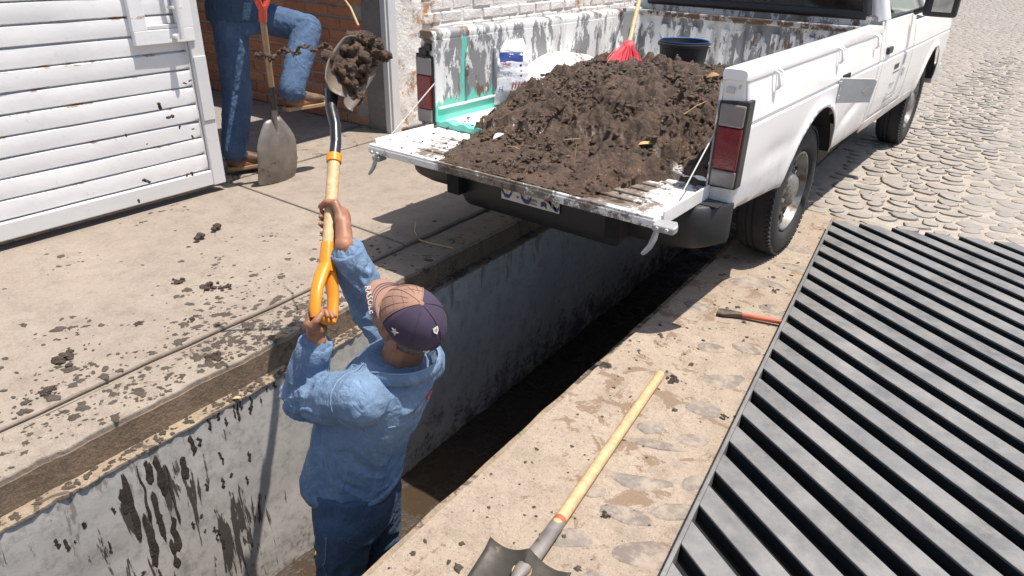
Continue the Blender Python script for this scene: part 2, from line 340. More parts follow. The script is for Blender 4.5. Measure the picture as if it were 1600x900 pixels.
# ------------------------------------------------------------------ helpers: meshes
WM = {}                                            # world matrix of things that carry parts
def wm(o): return WM.get(o, Matrix.Identity(4)) if o else Matrix.Identity(4)
def root(o):
    while o.parent: o = o.parent
    return o
class MB:
    def __init__(s): s.v = []; s.f = []
    def add(s, vs, fs):
        k = len(s.v); s.v += [Vector(p) for p in vs]; s.f += [tuple(i + k for i in f) for f in fs]; return s
    def box(s, c, d, M=None):
        c = Vector(c); P = []
        for x in (-.5, .5):
            for y in (-.5, .5):
                for z in (-.5, .5):
                    p = Vector((x * d[0], y * d[1], z * d[2])); P.append(c + (M @ p if M else p))
        return s.add(P, [(0, 1, 3, 2), (4, 6, 7, 5), (0, 4, 5, 1), (2, 3, 7, 6), (0, 2, 6, 4), (1, 5, 7, 3)])
    def hexa(s, P): return s.add(P, [(0, 3, 2, 1), (4, 5, 6, 7), (0, 1, 5, 4), (1, 2, 6, 5), (2, 3, 7, 6), (3, 0, 4, 7)])
    def rings(s, rs, cap=True, closed=True):
        n = len(rs[0]); k = len(s.v); fs = []
        for a in range(len(rs) - 1):
            for i in range(n if closed else n - 1):
                j = (i + 1) % n; fs.append((k + a * n + i, k + a * n + j, k + (a + 1) * n + j, k + (a + 1) * n + i))
        for r in rs: s.v += [Vector(p) for p in r]
        s.f += fs
        if cap:
            s.f.append(tuple(k + i for i in reversed(range(n)))); s.f.append(tuple(k + (len(rs) - 1) * n + i for i in range(n)))
        return s
    def tube(s, pts, rad, n=12, cap=True, flat=(1, 1), side=None):
        pts = [Vector(p) for p in pts]; rad = rad if isinstance(rad, (list, tuple)) else [rad] * len(pts)
        rs = []; pu = None
        for i, p in enumerate(pts):
            d = (pts[min(i + 1, len(pts) - 1)] - pts[max(i - 1, 0)]).normalized()
            if pu is None: pu = Vector(side) if side else (Vector((0, 0, 1)) if abs(d.z) < .9 else Vector((1, 0, 0)))
            u = (pu - d * pu.dot(d)).normalized(); w = d.cross(u); pu = u
            rs.append([p + (u * math.cos(a) * flat[0] + w * math.sin(a) * flat[1]) * rad[i] for a in [2 * math.pi * q / n for q in range(n)]])
        return s.rings(rs, cap)
    def caps(s, p, q, r1, r2, n=14):
        p, q = Vector(p), Vector(q); d = (q - p).normalized(); P = []; rr = []
        for a in (80, 55, 28): P.append(p - d * r1 * math.sin(R(a))); rr.append(r1 * math.cos(R(a)))
        P += [p, q]; rr += [r1, r2]
        for a in (28, 55, 80): P.append(q + d * r2 * math.sin(R(a))); rr.append(r2 * math.cos(R(a)))
        return s.tube(P, rr, n)
    def ell(s, c, ax, rr, n=14, m=9):
        c = Vector(c); rs = []
        for j in range(1, m):
            a = math.pi * j / m - math.pi / 2
            rs.append([c + ax[0] * (rr[0] * math.cos(a) * math.cos(b)) + ax[1] * (rr[1] * math.cos(a) * math.sin(b)) + ax[2] * (rr[2] * math.sin(a)) for b in [2 * math.pi * q / n for q in range(n)]])
        return s.rings(rs)
    def lathe(s, c, prof, n=32, ax=None, cap=False):
        ax = ax or (Vector((1, 0, 0)), Vector((0, 1, 0)), Vector((0, 0, 1))); c = Vector(c)
        return s.rings([[c + ax[2] * z + (ax[0] * math.cos(b) + ax[1] * math.sin(b)) * r for b in [2 * math.pi * q / n for q in range(n)]] for r, z in prof], cap)
    def prism(s, poly, h):
        """poly: list of 3d points, h: extrusion vector"""
        n = len(poly); h = Vector(h); P = [Vector(p) for p in poly]
        return s.add(P + [p + h for p in P], [tuple(reversed(range(n))), tuple(range(n, 2 * n))] + [(i, (i + 1) % n, n + (i + 1) % n, n + i) for i in range(n)])
    def mesh(s, name):
        me = bpy.data.meshes.new(name); me.from_pydata([tuple(p) for p in s.v], [], s.f)
        bm = bmesh.new(); bm.from_mesh(me); bmesh.ops.recalc_face_normals(bm, faces=bm.faces); bm.to_mesh(me); bm.free()
        return me
    def build(s, name, mat, parent=None, world=False, smooth=None, bevel=0, seg=2, sub=0, solid=0):
        if world and parent:
            inv = wm(root(parent)).inverted(); s.v = [inv @ p for p in s.v]
        me = s.mesh(name)
        return place(name, me, mat, parent, smooth, bevel, seg, sub, solid)
def place(name, me, mat, parent=None, smooth=None, bevel=0, seg=2, sub=0, solid=0):
    if mat and not me.materials: me.materials.append(MAT[mat] if isinstance(mat, str) else mat)
    o = bpy.data.objects.new(name, me); COL.objects.link(o)
    if parent: o.parent = parent
    if smooth is not None:
        me.shade_smooth()
        if smooth < 180: me.set_sharp_from_angle(angle=R(smooth))
    if solid:
        m = o.modifiers.new('solid', 'SOLIDIFY'); m.thickness = solid; m.offset = -1
    if bevel:
        m = o.modifiers.new('bevel', 'BEVEL'); m.width = bevel; m.segments = seg; m.limit_method = 'ANGLE'; m.angle_limit = R(40)
    if sub:
        m = o.modifiers.new('sub', 'SUBSURF'); m.levels = sub; m.render_levels = sub
    return o
def tag(o, label, cat, group=None):
    o['label'] = label; o['category'] = cat; o['kind'] = 'thing'
    if group: o['group'] = group
    return o
def structure(o, label=None):
    o['kind'] = 'structure'
    if label: o['label'] = label
    return o
def thing(name, label, cat, loc=(0, 0, 0), rotz=0, group=None):
    o = bpy.data.objects.new(name, None); COL.objects.link(o); o.empty_display_size = .1
    o.location = loc; o.rotation_euler = (0, 0, rotz)
    WM[o] = Matrix.Translation(loc) @ Matrix.Rotation(rotz, 4, 'Z')
    return tag(o, label, cat, group)
def copy_piece(name, me, loc, parent, rot=(0, 0, 0), sc=(1, 1, 1)):
    o = bpy.data.objects.new(name, me); COL.objects.link(o); o.parent = parent
    o.location = loc; o.rotation_euler = rot; o.scale = sc; return o
def remeshed(mb, vox, smooth=6, fac=.5, dec=None):
    me = mb.mesh('tmp'); o = bpy.data.objects.new('tmp', me); COL.objects.link(o)
    m = o.modifiers.new('r', 'REMESH'); m.mode = 'VOXEL'; m.voxel_size = vox
    if smooth: m = o.modifiers.new('s', 'SMOOTH'); m.factor = fac; m.iterations = smooth
    dg = bpy.context.evaluated_depsgraph_get(); out = bpy.data.meshes.new_from_object(o.evaluated_get(dg))
    bpy.data.objects.remove(o); return out
def displace(me, fn):
    co = [v.co.copy() for v in me.vertices]; nr = [v.normal.copy() for v in me.vertices]
    for v, c, n in zip(me.vertices, co, nr): v.co = c + n * fn(c, n)
    me.update(); return me
def shift(me, parent):
    inv = wm(root(parent)).inverted()
    for v in me.vertices: v.co = inv @ v.co
    me.update(); return me
def fnoise(p, s, o=4): return noise.fractal(Vector(p) * s, .9, 2.1, o)
def text_mesh(txt, size, ext=.0006):
    cu = bpy.data.curves.new('txt', 'FONT'); cu.body = txt; cu.size = size; cu.extrude = ext; cu.align_x = 'CENTER'; cu.align_y = 'CENTER'; cu.resolution_u = 2
    o = bpy.data.objects.new('txt', cu); COL.objects.link(o)
    dg = bpy.context.evaluated_depsgraph_get(); me = bpy.data.meshes.new_from_object(o.evaluated_get(dg)); bpy.data.objects.remove(o)
    return me
def frame_mat(o, x, y):
    x = Vector(x).normalized(); z = x.cross(Vector(y)).normalized(); y = z.cross(x); o = Vector(o)
    return Matrix(((x.x, y.x, z.x, o.x), (x.y, y.y, z.y, o.y), (x.z, y.z, z.z, o.z), (0, 0, 0, 1)))

# ================================================================== the setting
random.seed(7)
def xt(x, y): return x - .048 * y                  # the trench, kerb and facade run a little askew of the truck
def slab(name, mat, x0, x1, y0, y1, z0, z1, parent=None, bevel=.0, rough=0, n=1):
    """a prism between two lines parallel to the trench; n cross cuts, rough = wander of the long edges"""
    mb = MB(); rs = []
    for k in range(n + 1):
        y = y0 + (y1 - y0) * k / n
        a = xt(x0, y) + rough * noise.noise(Vector((y * 7, 3.1, x0)))
        b = xt(x1, y) + rough * .35 * noise.noise(Vector((y * 5, 8.7, x1))) + rough * .5 * noise.noise(Vector((y * 31, 1.7, x1))) + rough * .3 * noise.noise(Vector((y * 77, 1.7, x1)))
        rs.append([(a, y, z0), (b, y, z0), (b, y, z1 + rough * .5 * noise.noise(Vector((y * 12, 0, 1)))), (a, y, z1)])
    return mb.rings(rs).build(name, mat, parent, bevel=bevel)
# street sheet (right of the trench), ground left of it, both ends of the trench closed by the same sheet
st = MB()
st.add([(xt(-.975, -60), -60, -.0045), (90, -60, -.0045), (90, 120, -.0045), (xt(-.975, 120), 120, -.0045)], [(0, 1, 2, 3)])
street = structure(st.build('street', 'mortar'), 'sandy joints of the cobbled street')
gl = MB().add([(-90, -60, -.03), (xt(-2.1, -60), -60, -.03), (xt(-2.1, 120), 120, -.03), (-90, 120, -.03)], [(0, 1, 2, 3)])
gl.add([(xt(-2.1, 8), 8, -.0045), (xt(-.9755, 8), 8, -.0045), (xt(-.9755, 120), 120, -.0045), (xt(-2.1, 120), 120, -.0045)], [(0, 1, 2, 3)])
gl.add([(xt(-2.1, -60), -60, -.03), (xt(-.975, -60), -60, -.03), (xt(-.975, -1.6), -1.6, -.03), (xt(-2.1, -1.6), -1.6, -.03)], [(0, 1, 2, 3)])
structure(gl.build('ground', 'mortar'))
# sidewalk slabs
sw = structure(slab('sidewalk', 'sidewalk', -3.72, -2.215, -6, 44, -.05, .045))
for y0, y1 in ((-6, -.9), (-.888, 2.214), (2.226, 4.3), (4.312, 7.4), (7.412, 44)):
    o = slab('slab', 'sidewalk', -3.715, -2.222, y0, y1, .046, .066, sw, bevel=.008, rough=.012, n=24)
structure(slab('kerb', 'kerb', -2.213, -2.0, -1.6, 8, -.3, .048, rough=.014, n=700, bevel=.006))
structure(slab('kerb_end', 'kerb', -2.213, -2.0, 8.003, 44, -.3, .048))
structure(slab('ledge', 'ledge', -2.03, -1.94, -1.6, 8, -.072, -.064, rough=.014, n=700))
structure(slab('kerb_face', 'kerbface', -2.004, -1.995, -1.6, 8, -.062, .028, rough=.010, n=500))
# trench walls and bottom
def wall_sheet(name, mat, x0, y0, y1, z0, z1, amp, side):
    mb = MB(); ny, nz = 200, 22; k = 0
    for i in range(ny + 1):
        y = y0 + (y1 - y0) * i / ny
        for j in range(nz + 1):
            z = z0 + (z1 - z0) * j / nz
            mb.v.append(Vector((xt(x0, y) + side * amp * (fnoise((y, z, 2.), 2.6) + .4 * fnoise((y, z, 5.), 11)), y, z)))
    for i in range(ny):
        for j in range(nz): a = i * (nz + 1) + j; mb.f.append((a, a + 1, a + nz + 2, a + nz + 1))
    return structure(mb.build(name, mat, smooth=60))
wall_sheet('trench_wall_left', 'trench', -1.945, -1.6, 8, -1.15, -.0725, .007, 1)
wall_sheet('trench_wall_right', 'trench', -1.0, -1.6, 8, -1.15, -.022, .005, 1)
structure(MB().box((-1.5, 8.1, -.6), (1.8, .2, 1.12)).box((-1.35, -1.7, -.6), (1.8, .2, 1.12)).build('trench_end_wall', 'trench'))
mb = MB(); n, m = 120, 16
for i in range(n + 1):
    for j in range(m + 1):
        y = -1.65 + 9.7 * i / n; x = xt(-1.97 + 1.0 * j / m, y)
        mb.v.append(Vector((x, y, -.975 + .02 * fnoise((x, y, 0), 3) + .01 * fnoise((x, y, 4), 14))))
for i in range(n):
    for j in range(m): a = i * (m + 1) + j; mb.f.append((a, a + 1, a + m + 2, a + m + 1))
structure(mb.build('trench_floor', 'sludge', smooth=180))
# mortared apron on the right side, with its rebate lip
structure(slab('trench_lip', 'ledge', -1.005, -.978, -1.6, 8, -.12, -.021, rough=.006, n=300))
mb = MB()
for k in range(301):
    y = -4 + 8.25 * k / 300
    e = 2.6 + .35 * noise.noise(Vector((y, 2, 2)))
    mb.v += [Vector((xt(-.977, y) + .006 * noise.noise(Vector((y * 11, 0, 5))) + .004 * noise.noise(Vector((y * 40, 0, 5))), y, -.02)), Vector((xt(-.973, y) + .006 * noise.noise(Vector((y * 11, 0, 5))), y, 0)), Vector((e, y, 0)), Vector((e, y, -.035))]
for k in range(300):
    a = k * 4; mb.f += [(a, a + 4, a + 5, a + 1), (a + 1, a + 5, a + 6, a + 2), (a + 2, a + 6, a + 7, a + 3)]
apron = structure(mb.build('apron', 'apron'))
# stones: a few shared shapes
def stone_mesh(seed, h, flat, lv=((1.02, -1), (.985, .35), (.84, .85), (.45, 1))):
    rg = random.Random(seed); n = 11; mb = MB(); rad = [1 + rg.uniform(-.42, .34) for _ in range(n)]
    rad = [(rad[i - 1] + 3 * rad[i] + rad[(i + 1) % n]) / 5 for i in range(n)]
    for q, z in [(a, -h if b < 0 else flat * b) for a, b in lv]:
        mb.v += [Vector((math.cos(2 * math.pi * i / n) * rad[i] * q, math.sin(2 * math.pi * i / n) * rad[i] * q, z + rg.uniform(-.1, .1) * flat)) for i in range(n)]
    for k in range(3):
        for i in range(n): a, b = k * n + i, k * n + (i + 1) % n; mb.f.append((a, b, b + n, a + n))
    mb.v.append(Vector((0, 0, flat * 1.03)))
    for i in range(n): mb.f.append((3 * n + i, 3 * n + (i + 1) % n, 4 * n))
    return mb
cob = [stone_mesh(k, .03, .007) for k in range(12)]; flu = [stone_mesh(k + 40, .004, .005, ((1.05, -1), (.93, .45), (.78, .85), (.45, 1))) for k in range(8)]
cob_me = []; flu_me = []
for k, mb in enumerate(cob): me = mb.mesh('cobble'); me.materials.append(MAT['stone']); me.shade_smooth(); cob_me.append(me)
for k, mb in enumerate(flu): me = mb.mesh('set_stone'); me.materials.append(MAT['setstone']); me.shade_smooth(); flu_me.append(me)
# cobbles of the street, laid row by row with jitter
spots = []
y = 4.05; row = 0
while y < 36:
    rowh = .090 + .032 * random.random(); x = -2.1 - .048 * y if y > 8 else -1.2 - .048 * y + .2
    x += random.random() * .2
    while x < (3.2 if y < 10 else 1.6):
        w = random.uniform(.08, .18)
        if x > xt(-.96, y) and (y > 4.2 or x > -.9) or (y > 8.1 and x > xt(-1.95, y)): spots.append((x + w / 2, y + random.uniform(-.025, .025), w / 2 * random.uniform(.94, 1.12), rowh / 2 * random.uniform(.92, 1.2), random.uniform(-.4, .4), random.randrange(12)))
        x += w + .012
    y += rowh + .012; row += 1
fr = Vector((-bk.x, -bk.y)); vis = []
rest = MB()
for s in spots:
    d = Vector((s[0], s[1])); size = s[2] * s[3] / max(.3, d.length) ** 3
    rx = d.dot(Vector((rt.x, rt.y))) / max(.2, d.dot(fr)); seen = abs(rx) < .78 and s[0] > -.95
    vis.append((size if seen else 0, s))
vis.sort(key=lambda t: -t[0])
for k, (q, s) in enumerate(vis):
    if k < 300: copy_piece('cobble', cob_me[s[5]], (s[0], s[1], -.0065 + .006 * random.random()), street, (random.uniform(-.05, .05), random.uniform(-.05, .05), s[4]), (s[2], s[3], 1))
    else:
        c, sn = math.cos(s[4]), math.sin(s[4]); z = -.0065 + .006 * random.random()
        rest.add([(s[0] + p.x * s[2] * c - p.y * s[3] * sn, s[1] + p.x * s[2] * sn + p.y * s[3] * c, p.z + z) for p in cob[s[5]].v], cob[s[5]].f)
o = rest.build('far_cobbles', 'stones', street, smooth=180); o['kind'] = 'stuff'
# stones set flush into the apron
fl = [(-.64, 1.51, .10, .035, .5), (-.52, 1.61, .05, .028, 1.4), (-.6, 1.37, .085, .045, .3), (-.5, 1.47, .08, .04, .8), (-.52, 1.26, .11, .055, .6), (-.56, 1.13, .08, .035, .5), (-.86, 3.05, .13, .07, .3), (-.79, 2.36, .07, .05, .4), (-.66, 2.18, .09, .05, .8), (-.68, 2.45, .06, .04, .2), (-.67, 1.7, .1, .03, .4), (-.6, 1.79, .06, .04, .7), (-.66, 1.96, .08, .05, .4), (-.73, 1.39, .05, .03, 1.), (-.68, 1.2, .07, .04, .5), (-.74, 1.76, .06, .045, .9), (-.98, 2.66, .07, .05, .3), (-.7, 2.85, .08, .05, .3), (-.76, 3.35, .1, .06, .2), (-.6, 3.7, .1, .06, .1), (-.85, 3.6, .09, .06, .2), (-.44, 3.97, .11, .06, .1), (-.5, 1.0, .09, .05, .4), (-.62, .95, .07, .05, .2), (-.75, .8, .09, .05, .6)]
rg = random.Random(5)
while len(fl) < 120:
    x, y = rg.uniform(-.4, 2.4), rg.uniform(-2.5, 3.9)
    if all((x - a[0]) ** 2 + (y - a[1]) ** 2 > .04 for a in fl): fl.append((x, y, rg.uniform(.06, .12), rg.uniform(.035, .065), rg.uniform(-.4, .8)))
for k, (x, y, a, b, r) in enumerate(fl):
    copy_piece('set_stone', flu_me[k % 8], (x, y, .0005 - .0008 * (k % 3)), apron, (0, 0, r), (a, b, .8))

# ------------------------------------------------------------------ passage behind the gate
WX = -3.79
structure(slab('threshold', 'kerb', -4.05, -3.722, -6, 3.7, -.05, .074, rough=.01, n=60, bevel=.006))
structure(slab('track_groove', 'passage', -4.12, -4.052, -6, 3.7, -.05, .060))
structure(slab('passage_floor', 'passage', -9, -4.122, -6, 3.72, -.05, .076))
pw = MB()
xj = xt(WX, 3.65)
pw.box((-8.9, .2, 1.3), (.2, 8, 2.6)).box((-6.5, -2.4, 1.3), (5, .2, 2.6))
structure(pw.build('passage_wall', 'column'))
structure(MB().box((-7.3, .9, 2.9), (3.4, 6.2, .16)).build('passage_roof', 'column'))
structure(MB().hexa([(xt(-4.15, -6), -6, 2.44), (xt(-3.43, -6), -6, 2.44), (xt(-3.43, 3.95), 3.95, 2.44), (xt(-4.15, 3.95), 3.95, 2.44), (xt(-4.15, -6), -6, 2.58), (xt(-3.43, -6), -6, 2.58), (xt(-3.43, 3.95), 3.95, 2.58), (xt(-4.15, 3.95), 3.95, 2.58)]).build('lintel_beam', 'column'))
# brick side wall of the passage: mortar core and single bricks
def brick_mesh(k, a, b, c):
    rg = random.Random(k); mb = MB().box((0, 0, 0), (a, b, c)); me = mb.mesh('brick'); bm = bmesh.new(); bm.from_mesh(me)
    bmesh.ops.bevel(bm, geom=bm.edges, offset=.008, segments=1, affect='EDGES')
    for v in bm.verts: v.co += Vector([rg.uniform(-.003, .003) for _ in range(3)])
    bm.to_mesh(me); bm.free(); return me
bw = tag(MB().box((-6.42, 3.78, 1.3), (4.56, .2, 2.6)).build('brick_wall', 'brickmortar'), 'bare red brick side wall inside the gateway, left of the white post', 'wall')
bmes = [brick_mesh(k, .25, .05, .072) for k in range(6)]
for me in bmes: me.materials.append(MAT['brick'])
nb = 0; rg = random.Random(3)
low = MB()
for r in range(29):
    z = .115 + r * .088
    for i in range(18):
        x = -4.30 - i * .264 - (.132 if r % 2 else 0)
        if x < -8.6: continue
        if z < 1.35 and x > -7.6: copy_piece('brick', bmes[rg.randrange(6)], (x, 3.692 + rg.uniform(-.005, .004), z), bw, (rg.uniform(-.02, .02), rg.uniform(-.012, .012), rg.uniform(-.015, .015)))
        else: low.box((x, 3.692, z), (.25, .05, .072))
low.build('upper_bricks', 'brick', bw)['kind'] = 'stuff'
cl = MB(); cl.rings([[(x, 3.655 + .006 * fnoise((x, z, 1), 9), z) for x in (-4.165, -4.10, -4.03, -3.962)] + [(-3.962, 3.88, z), (-4.165, 3.88, z)] for z in [.04 + .1 * q for q in range(27)]])
tag(cl.build('wall_pillar', 'column', smooth=40), 'grey rendered concrete pillar at the end of the brick wall', 'pillar')
# white post of the gateway
gp = thing('gate_post', 'white painted steel door post between brick wall and whitewashed wall', 'post', (-3.93, 3.70, .05))
MB().box((-3.935, 3.665, 1.2), (.05, .045, 2.3)).build('channel', 'gateframe', gp, True, bevel=.004)
MB().box((-3.905, 3.70, 1.2), (.018, .075, 2.3)).build('flange', 'gateframe', gp, True, bevel=.003)
# whitewashed facade beyond the post
fw = tag(MB().hexa([(xt(WX - .16, 3.72), 3.72, -.05), (xt(WX - .02, 3.72), 3.72, -.05), (xt(WX - .02, 16), 16, -.05), (xt(WX - .16, 16), 16, -.05),
                    (xt(WX - .16, 3.72), 3.72, 2.8), (xt(WX - .02, 3.72), 3.72, 2.8), (xt(WX - .02, 16), 16, 2.8), (xt(WX - .16, 16), 16, 2.8)]).build('whitewashed_wall', 'whitebrick'), 'whitewashed brick wall with flaking paint behind the pickup bed', 'wall')
mb = MB(); ny, nz = 14, 60
for i in range(ny + 1):
    for j in range(nz + 1):
        y = 3.725 + .33 * i / ny; z = .05 + 2.5 * j / nz
        e = .05 * noise.noise(Vector((z * 5, 3, 9))) * i / ny
        mb.v.append(Vector((xt(WX - .012, y) + .012 * fnoise((y, z, 0), 9) + .012, y + e, z)))
for i in range(ny):
    for j in range(nz): a = i * (nz + 1) + j; mb.f.append((a, a + 1, a + nz + 2, a + nz + 1))
mb.build('plaster_patch', 'plasterw', fw, smooth=50, solid=.03)
wmes = [brick_mesh(20 + k, .045, .25, .078) for k in range(6)]
for me in wmes: me.materials.append(MAT['whitebrick'])
upb = MB()
for r in range(28):
    z = .10 + r * .094
    for i in range(44):
        y = 4.20 + i * .268 + (.134 if r % 2 else 0) + rg.uniform(-.008, .008)
        d = rg.uniform(-.009, .008)
        if .45 < z < 1.95 and y < 8.6: copy_piece('brick', wmes[rg.randrange(6)], (xt(WX - .033, y) + d, y, z), fw, (rg.uniform(-.025, .025), rg.uniform(-.02, .02), .048 + rg.uniform(-.02, .02)))
        else: upb.box((xt(WX - .033, y) + d, y, z), (.045, .25, .078))
upb.build('far_bricks', 'whitebrick', fw)['kind'] = 'stuff'

# ------------------------------------------------------------------ white slatted gate
GX = -3.70
gate = thing('slatted_gate', 'white metal gate of horizontal slats with a small hatch and a bolt', 'gate', (GX, 1.0, .07), R(1.7))
def gx(p): return (p[0], p[1] - 1.0, p[2])            # gate-local: x out of the gate, y along it
Y0, Y1 = -4.0, 1.135
for k in range(22):
    z = .135 + k * .0925; mb = MB()
    prof = [(.006, 0), (.0125, .004), (.0135, .02), (.0145, .045), (.0135, .070), (.0125, .0815), (.006, .084), (-.010, .085), (-.010, .0925)]
    ys = [Y0 + .06 + (Y1 - .15 - Y0) * q / 60 for q in range(61)]
    rs = [[(x + .0045 * fnoise((yy, (z + zz) * 1.5, k), 3.5), yy, z + zz - .0 + .0) for x, zz in prof] for yy in ys]
    mb.rings(rs, cap=False, closed=False).build('slat', 'gate', gate, smooth=50, solid=.002)
MB().box((.005, (Y0 + Y1) / 2 - .03, .085), (.05, Y1 - Y0 - .06, .085)).build('bottom_rail', 'gateframe', gate, bevel=.006)
MB().box((.003, (Y0 + Y1) / 2 - .03, .036), (.044, Y1 - Y0 - .06, .014)).build('bottom_edge', 'kerbface', gate, bevel=.003)
MB().box((.005, (Y0 + Y1) / 2 - .03, 2.2), (.05, Y1 - Y0 - .06, .085)).build('top_rail', 'gateframe', gate, bevel=.006)
MB().box((.008, Y1 - .045, 1.14), (.055, .078, 2.2)).build('stile', 'gateframe', gate, bevel=.006)
MB().box((.0, Y1 - .092, 1.16), (.03, .012, 2.0)).build('stile_strip', 'gateframe', gate, bevel=.003)
MB().box((.008, Y0 + .03, 1.14), (.055, .078, 2.2)).build('stile', 'gateframe', gate, bevel=.006)
MB().box((.039, Y1 - .045, .58), (.006, .07, .34)).build('patch_plate', 'gateframe', gate, bevel=.002)
# hatch
h = MB().box((.03, .92, .865), (.035, .32, .07)).box((.03, .92, 1.50), (.035, .32, .07)).box((.03, .795, 1.1825), (.0345, .075, .57)).box((.03, 1.045, 1.1825), (.0345, .075, .57)).build('hatch_frame', 'gate', gate, bevel=.004)
MB().box((.034, .92, .911), (.024, .18, .018)).box((.034, 1.0, 1.19), (.024, .014, .54)).build('hatch_bead', 'gateframe', h, bevel=.002)
bolt = MB().tube([(.085, .985, .80 + .05), (.085, .985, 1.45)], .013, 14).build('bolt', 'gateframe', gate, smooth=40)
MB().tube([(.04, .965, .865), (.085, .968, .862)], .014, 12).build('bolt_stop', 'gate', bolt, smooth=40)
for gz in (1.3, 1.0): MB().box((.062, .985, gz), (.05, .05, .012)).build('bolt_guide', 'gateframe', bolt, bevel=.002)

# ================================================================== pickup truck (local: x right, y forward, z up, origin under the rear axle)
TX, TY = -1.66, 3.5
truck = thing('pickup_truck', 'old white pickup truck with open tailgate parked across the trench', 'truck', (TX, TY, 0))
PROF = [(.44, .782), (.50, .795), (.60, .806), (.70, .811), (.80, .812), (.822, .812), (.828, .803), (.838, .803), (.845, .810), (.90, .803), (.96, .794), (1.02, .784), (1.06, .778)]
def px(z):
    for (a, xa), (b, xb) in zip(PROF, PROF[1:]):
        if z <= b: return xa + (xb - xa) * max(0, (z - a)) / (b - a)
    return PROF[-1][1]
def side_panel(name, s, y0, y1, z0, z1, arch=None, mat='truck', parent=truck, dent=None):
    mb = MB(); ys = [y0 + (y1 - y0) * k / 60 for k in range(61)]
    if arch:
        yc, zc, r = arch
        h = math.sqrt(r * r - max(0, (z0(yc - r) if callable(z0) else z0) - zc) ** 2)
        ys += [yc + h * math.cos(R(a)) for a in range(0, 181, 3)]
    ys = sorted(q for q in set(round(q, 5) for q in ys) if y0 <= q <= y1)
    cols = []
    for y in ys:
        zb = z0(y) if callable(z0) else z0
        if arch and abs(y - yc) < r: zb = max(zb, zc + math.sqrt(r * r - (y - yc) ** 2))
        zs = [zb] + [z for z in [.46 + .02 * q for q in range(31)] + [.822, .828, .838, .845] if zb + .004 < z < z1 - .004] + [z1]
        zs = sorted(zs); zs = [zs[0]] * (40 - len(zs)) + zs; cols.append([(y, z) for z in zs])
    for c in cols:
        for y, z in c:
            x = px(z)
            if arch:
                d = math.hypot(y - yc, z - zc); x += .014 * math.exp(-((d - r) / .035) ** 2)
            x += .0016 * fnoise((y, z, s), 3.2)
            if dent: x -= dent(y, z)
            mb.v.append(Vector((s * x, y, z)))
    for i in range(len(cols) - 1):
        for j in range(39): a = i * 40 + j; mb.f.append((a, a + 1, a + 41, a + 40))
    me = mb.mesh(name); bm = bmesh.new(); bm.from_mesh(me); bmesh.ops.remove_doubles(bm, verts=bm.verts, dist=1e-5); bmesh.ops.dissolve_degenerate(bm, edges=bm.edges, dist=1e-6)
    bmesh.ops.recalc_face_normals(bm, faces=bm.faces)
    if sum(f.normal.x * f.calc_area() for f in bm.faces) * s < 0: bmesh.ops.reverse_faces(bm, faces=bm.faces)
    bm.to_mesh(me); bm.free()
    return place(name, me, mat, parent, smooth=35, solid=.006)
def dent_r(y, z): return .016 * math.exp(-(((y - .62) / .18) ** 2 + ((z - .60 - .25 * (y - .5)) / .035) ** 2)) + .008 * math.exp(-(((y + .55) / .2) ** 2 + ((z - .66) / .05) ** 2))
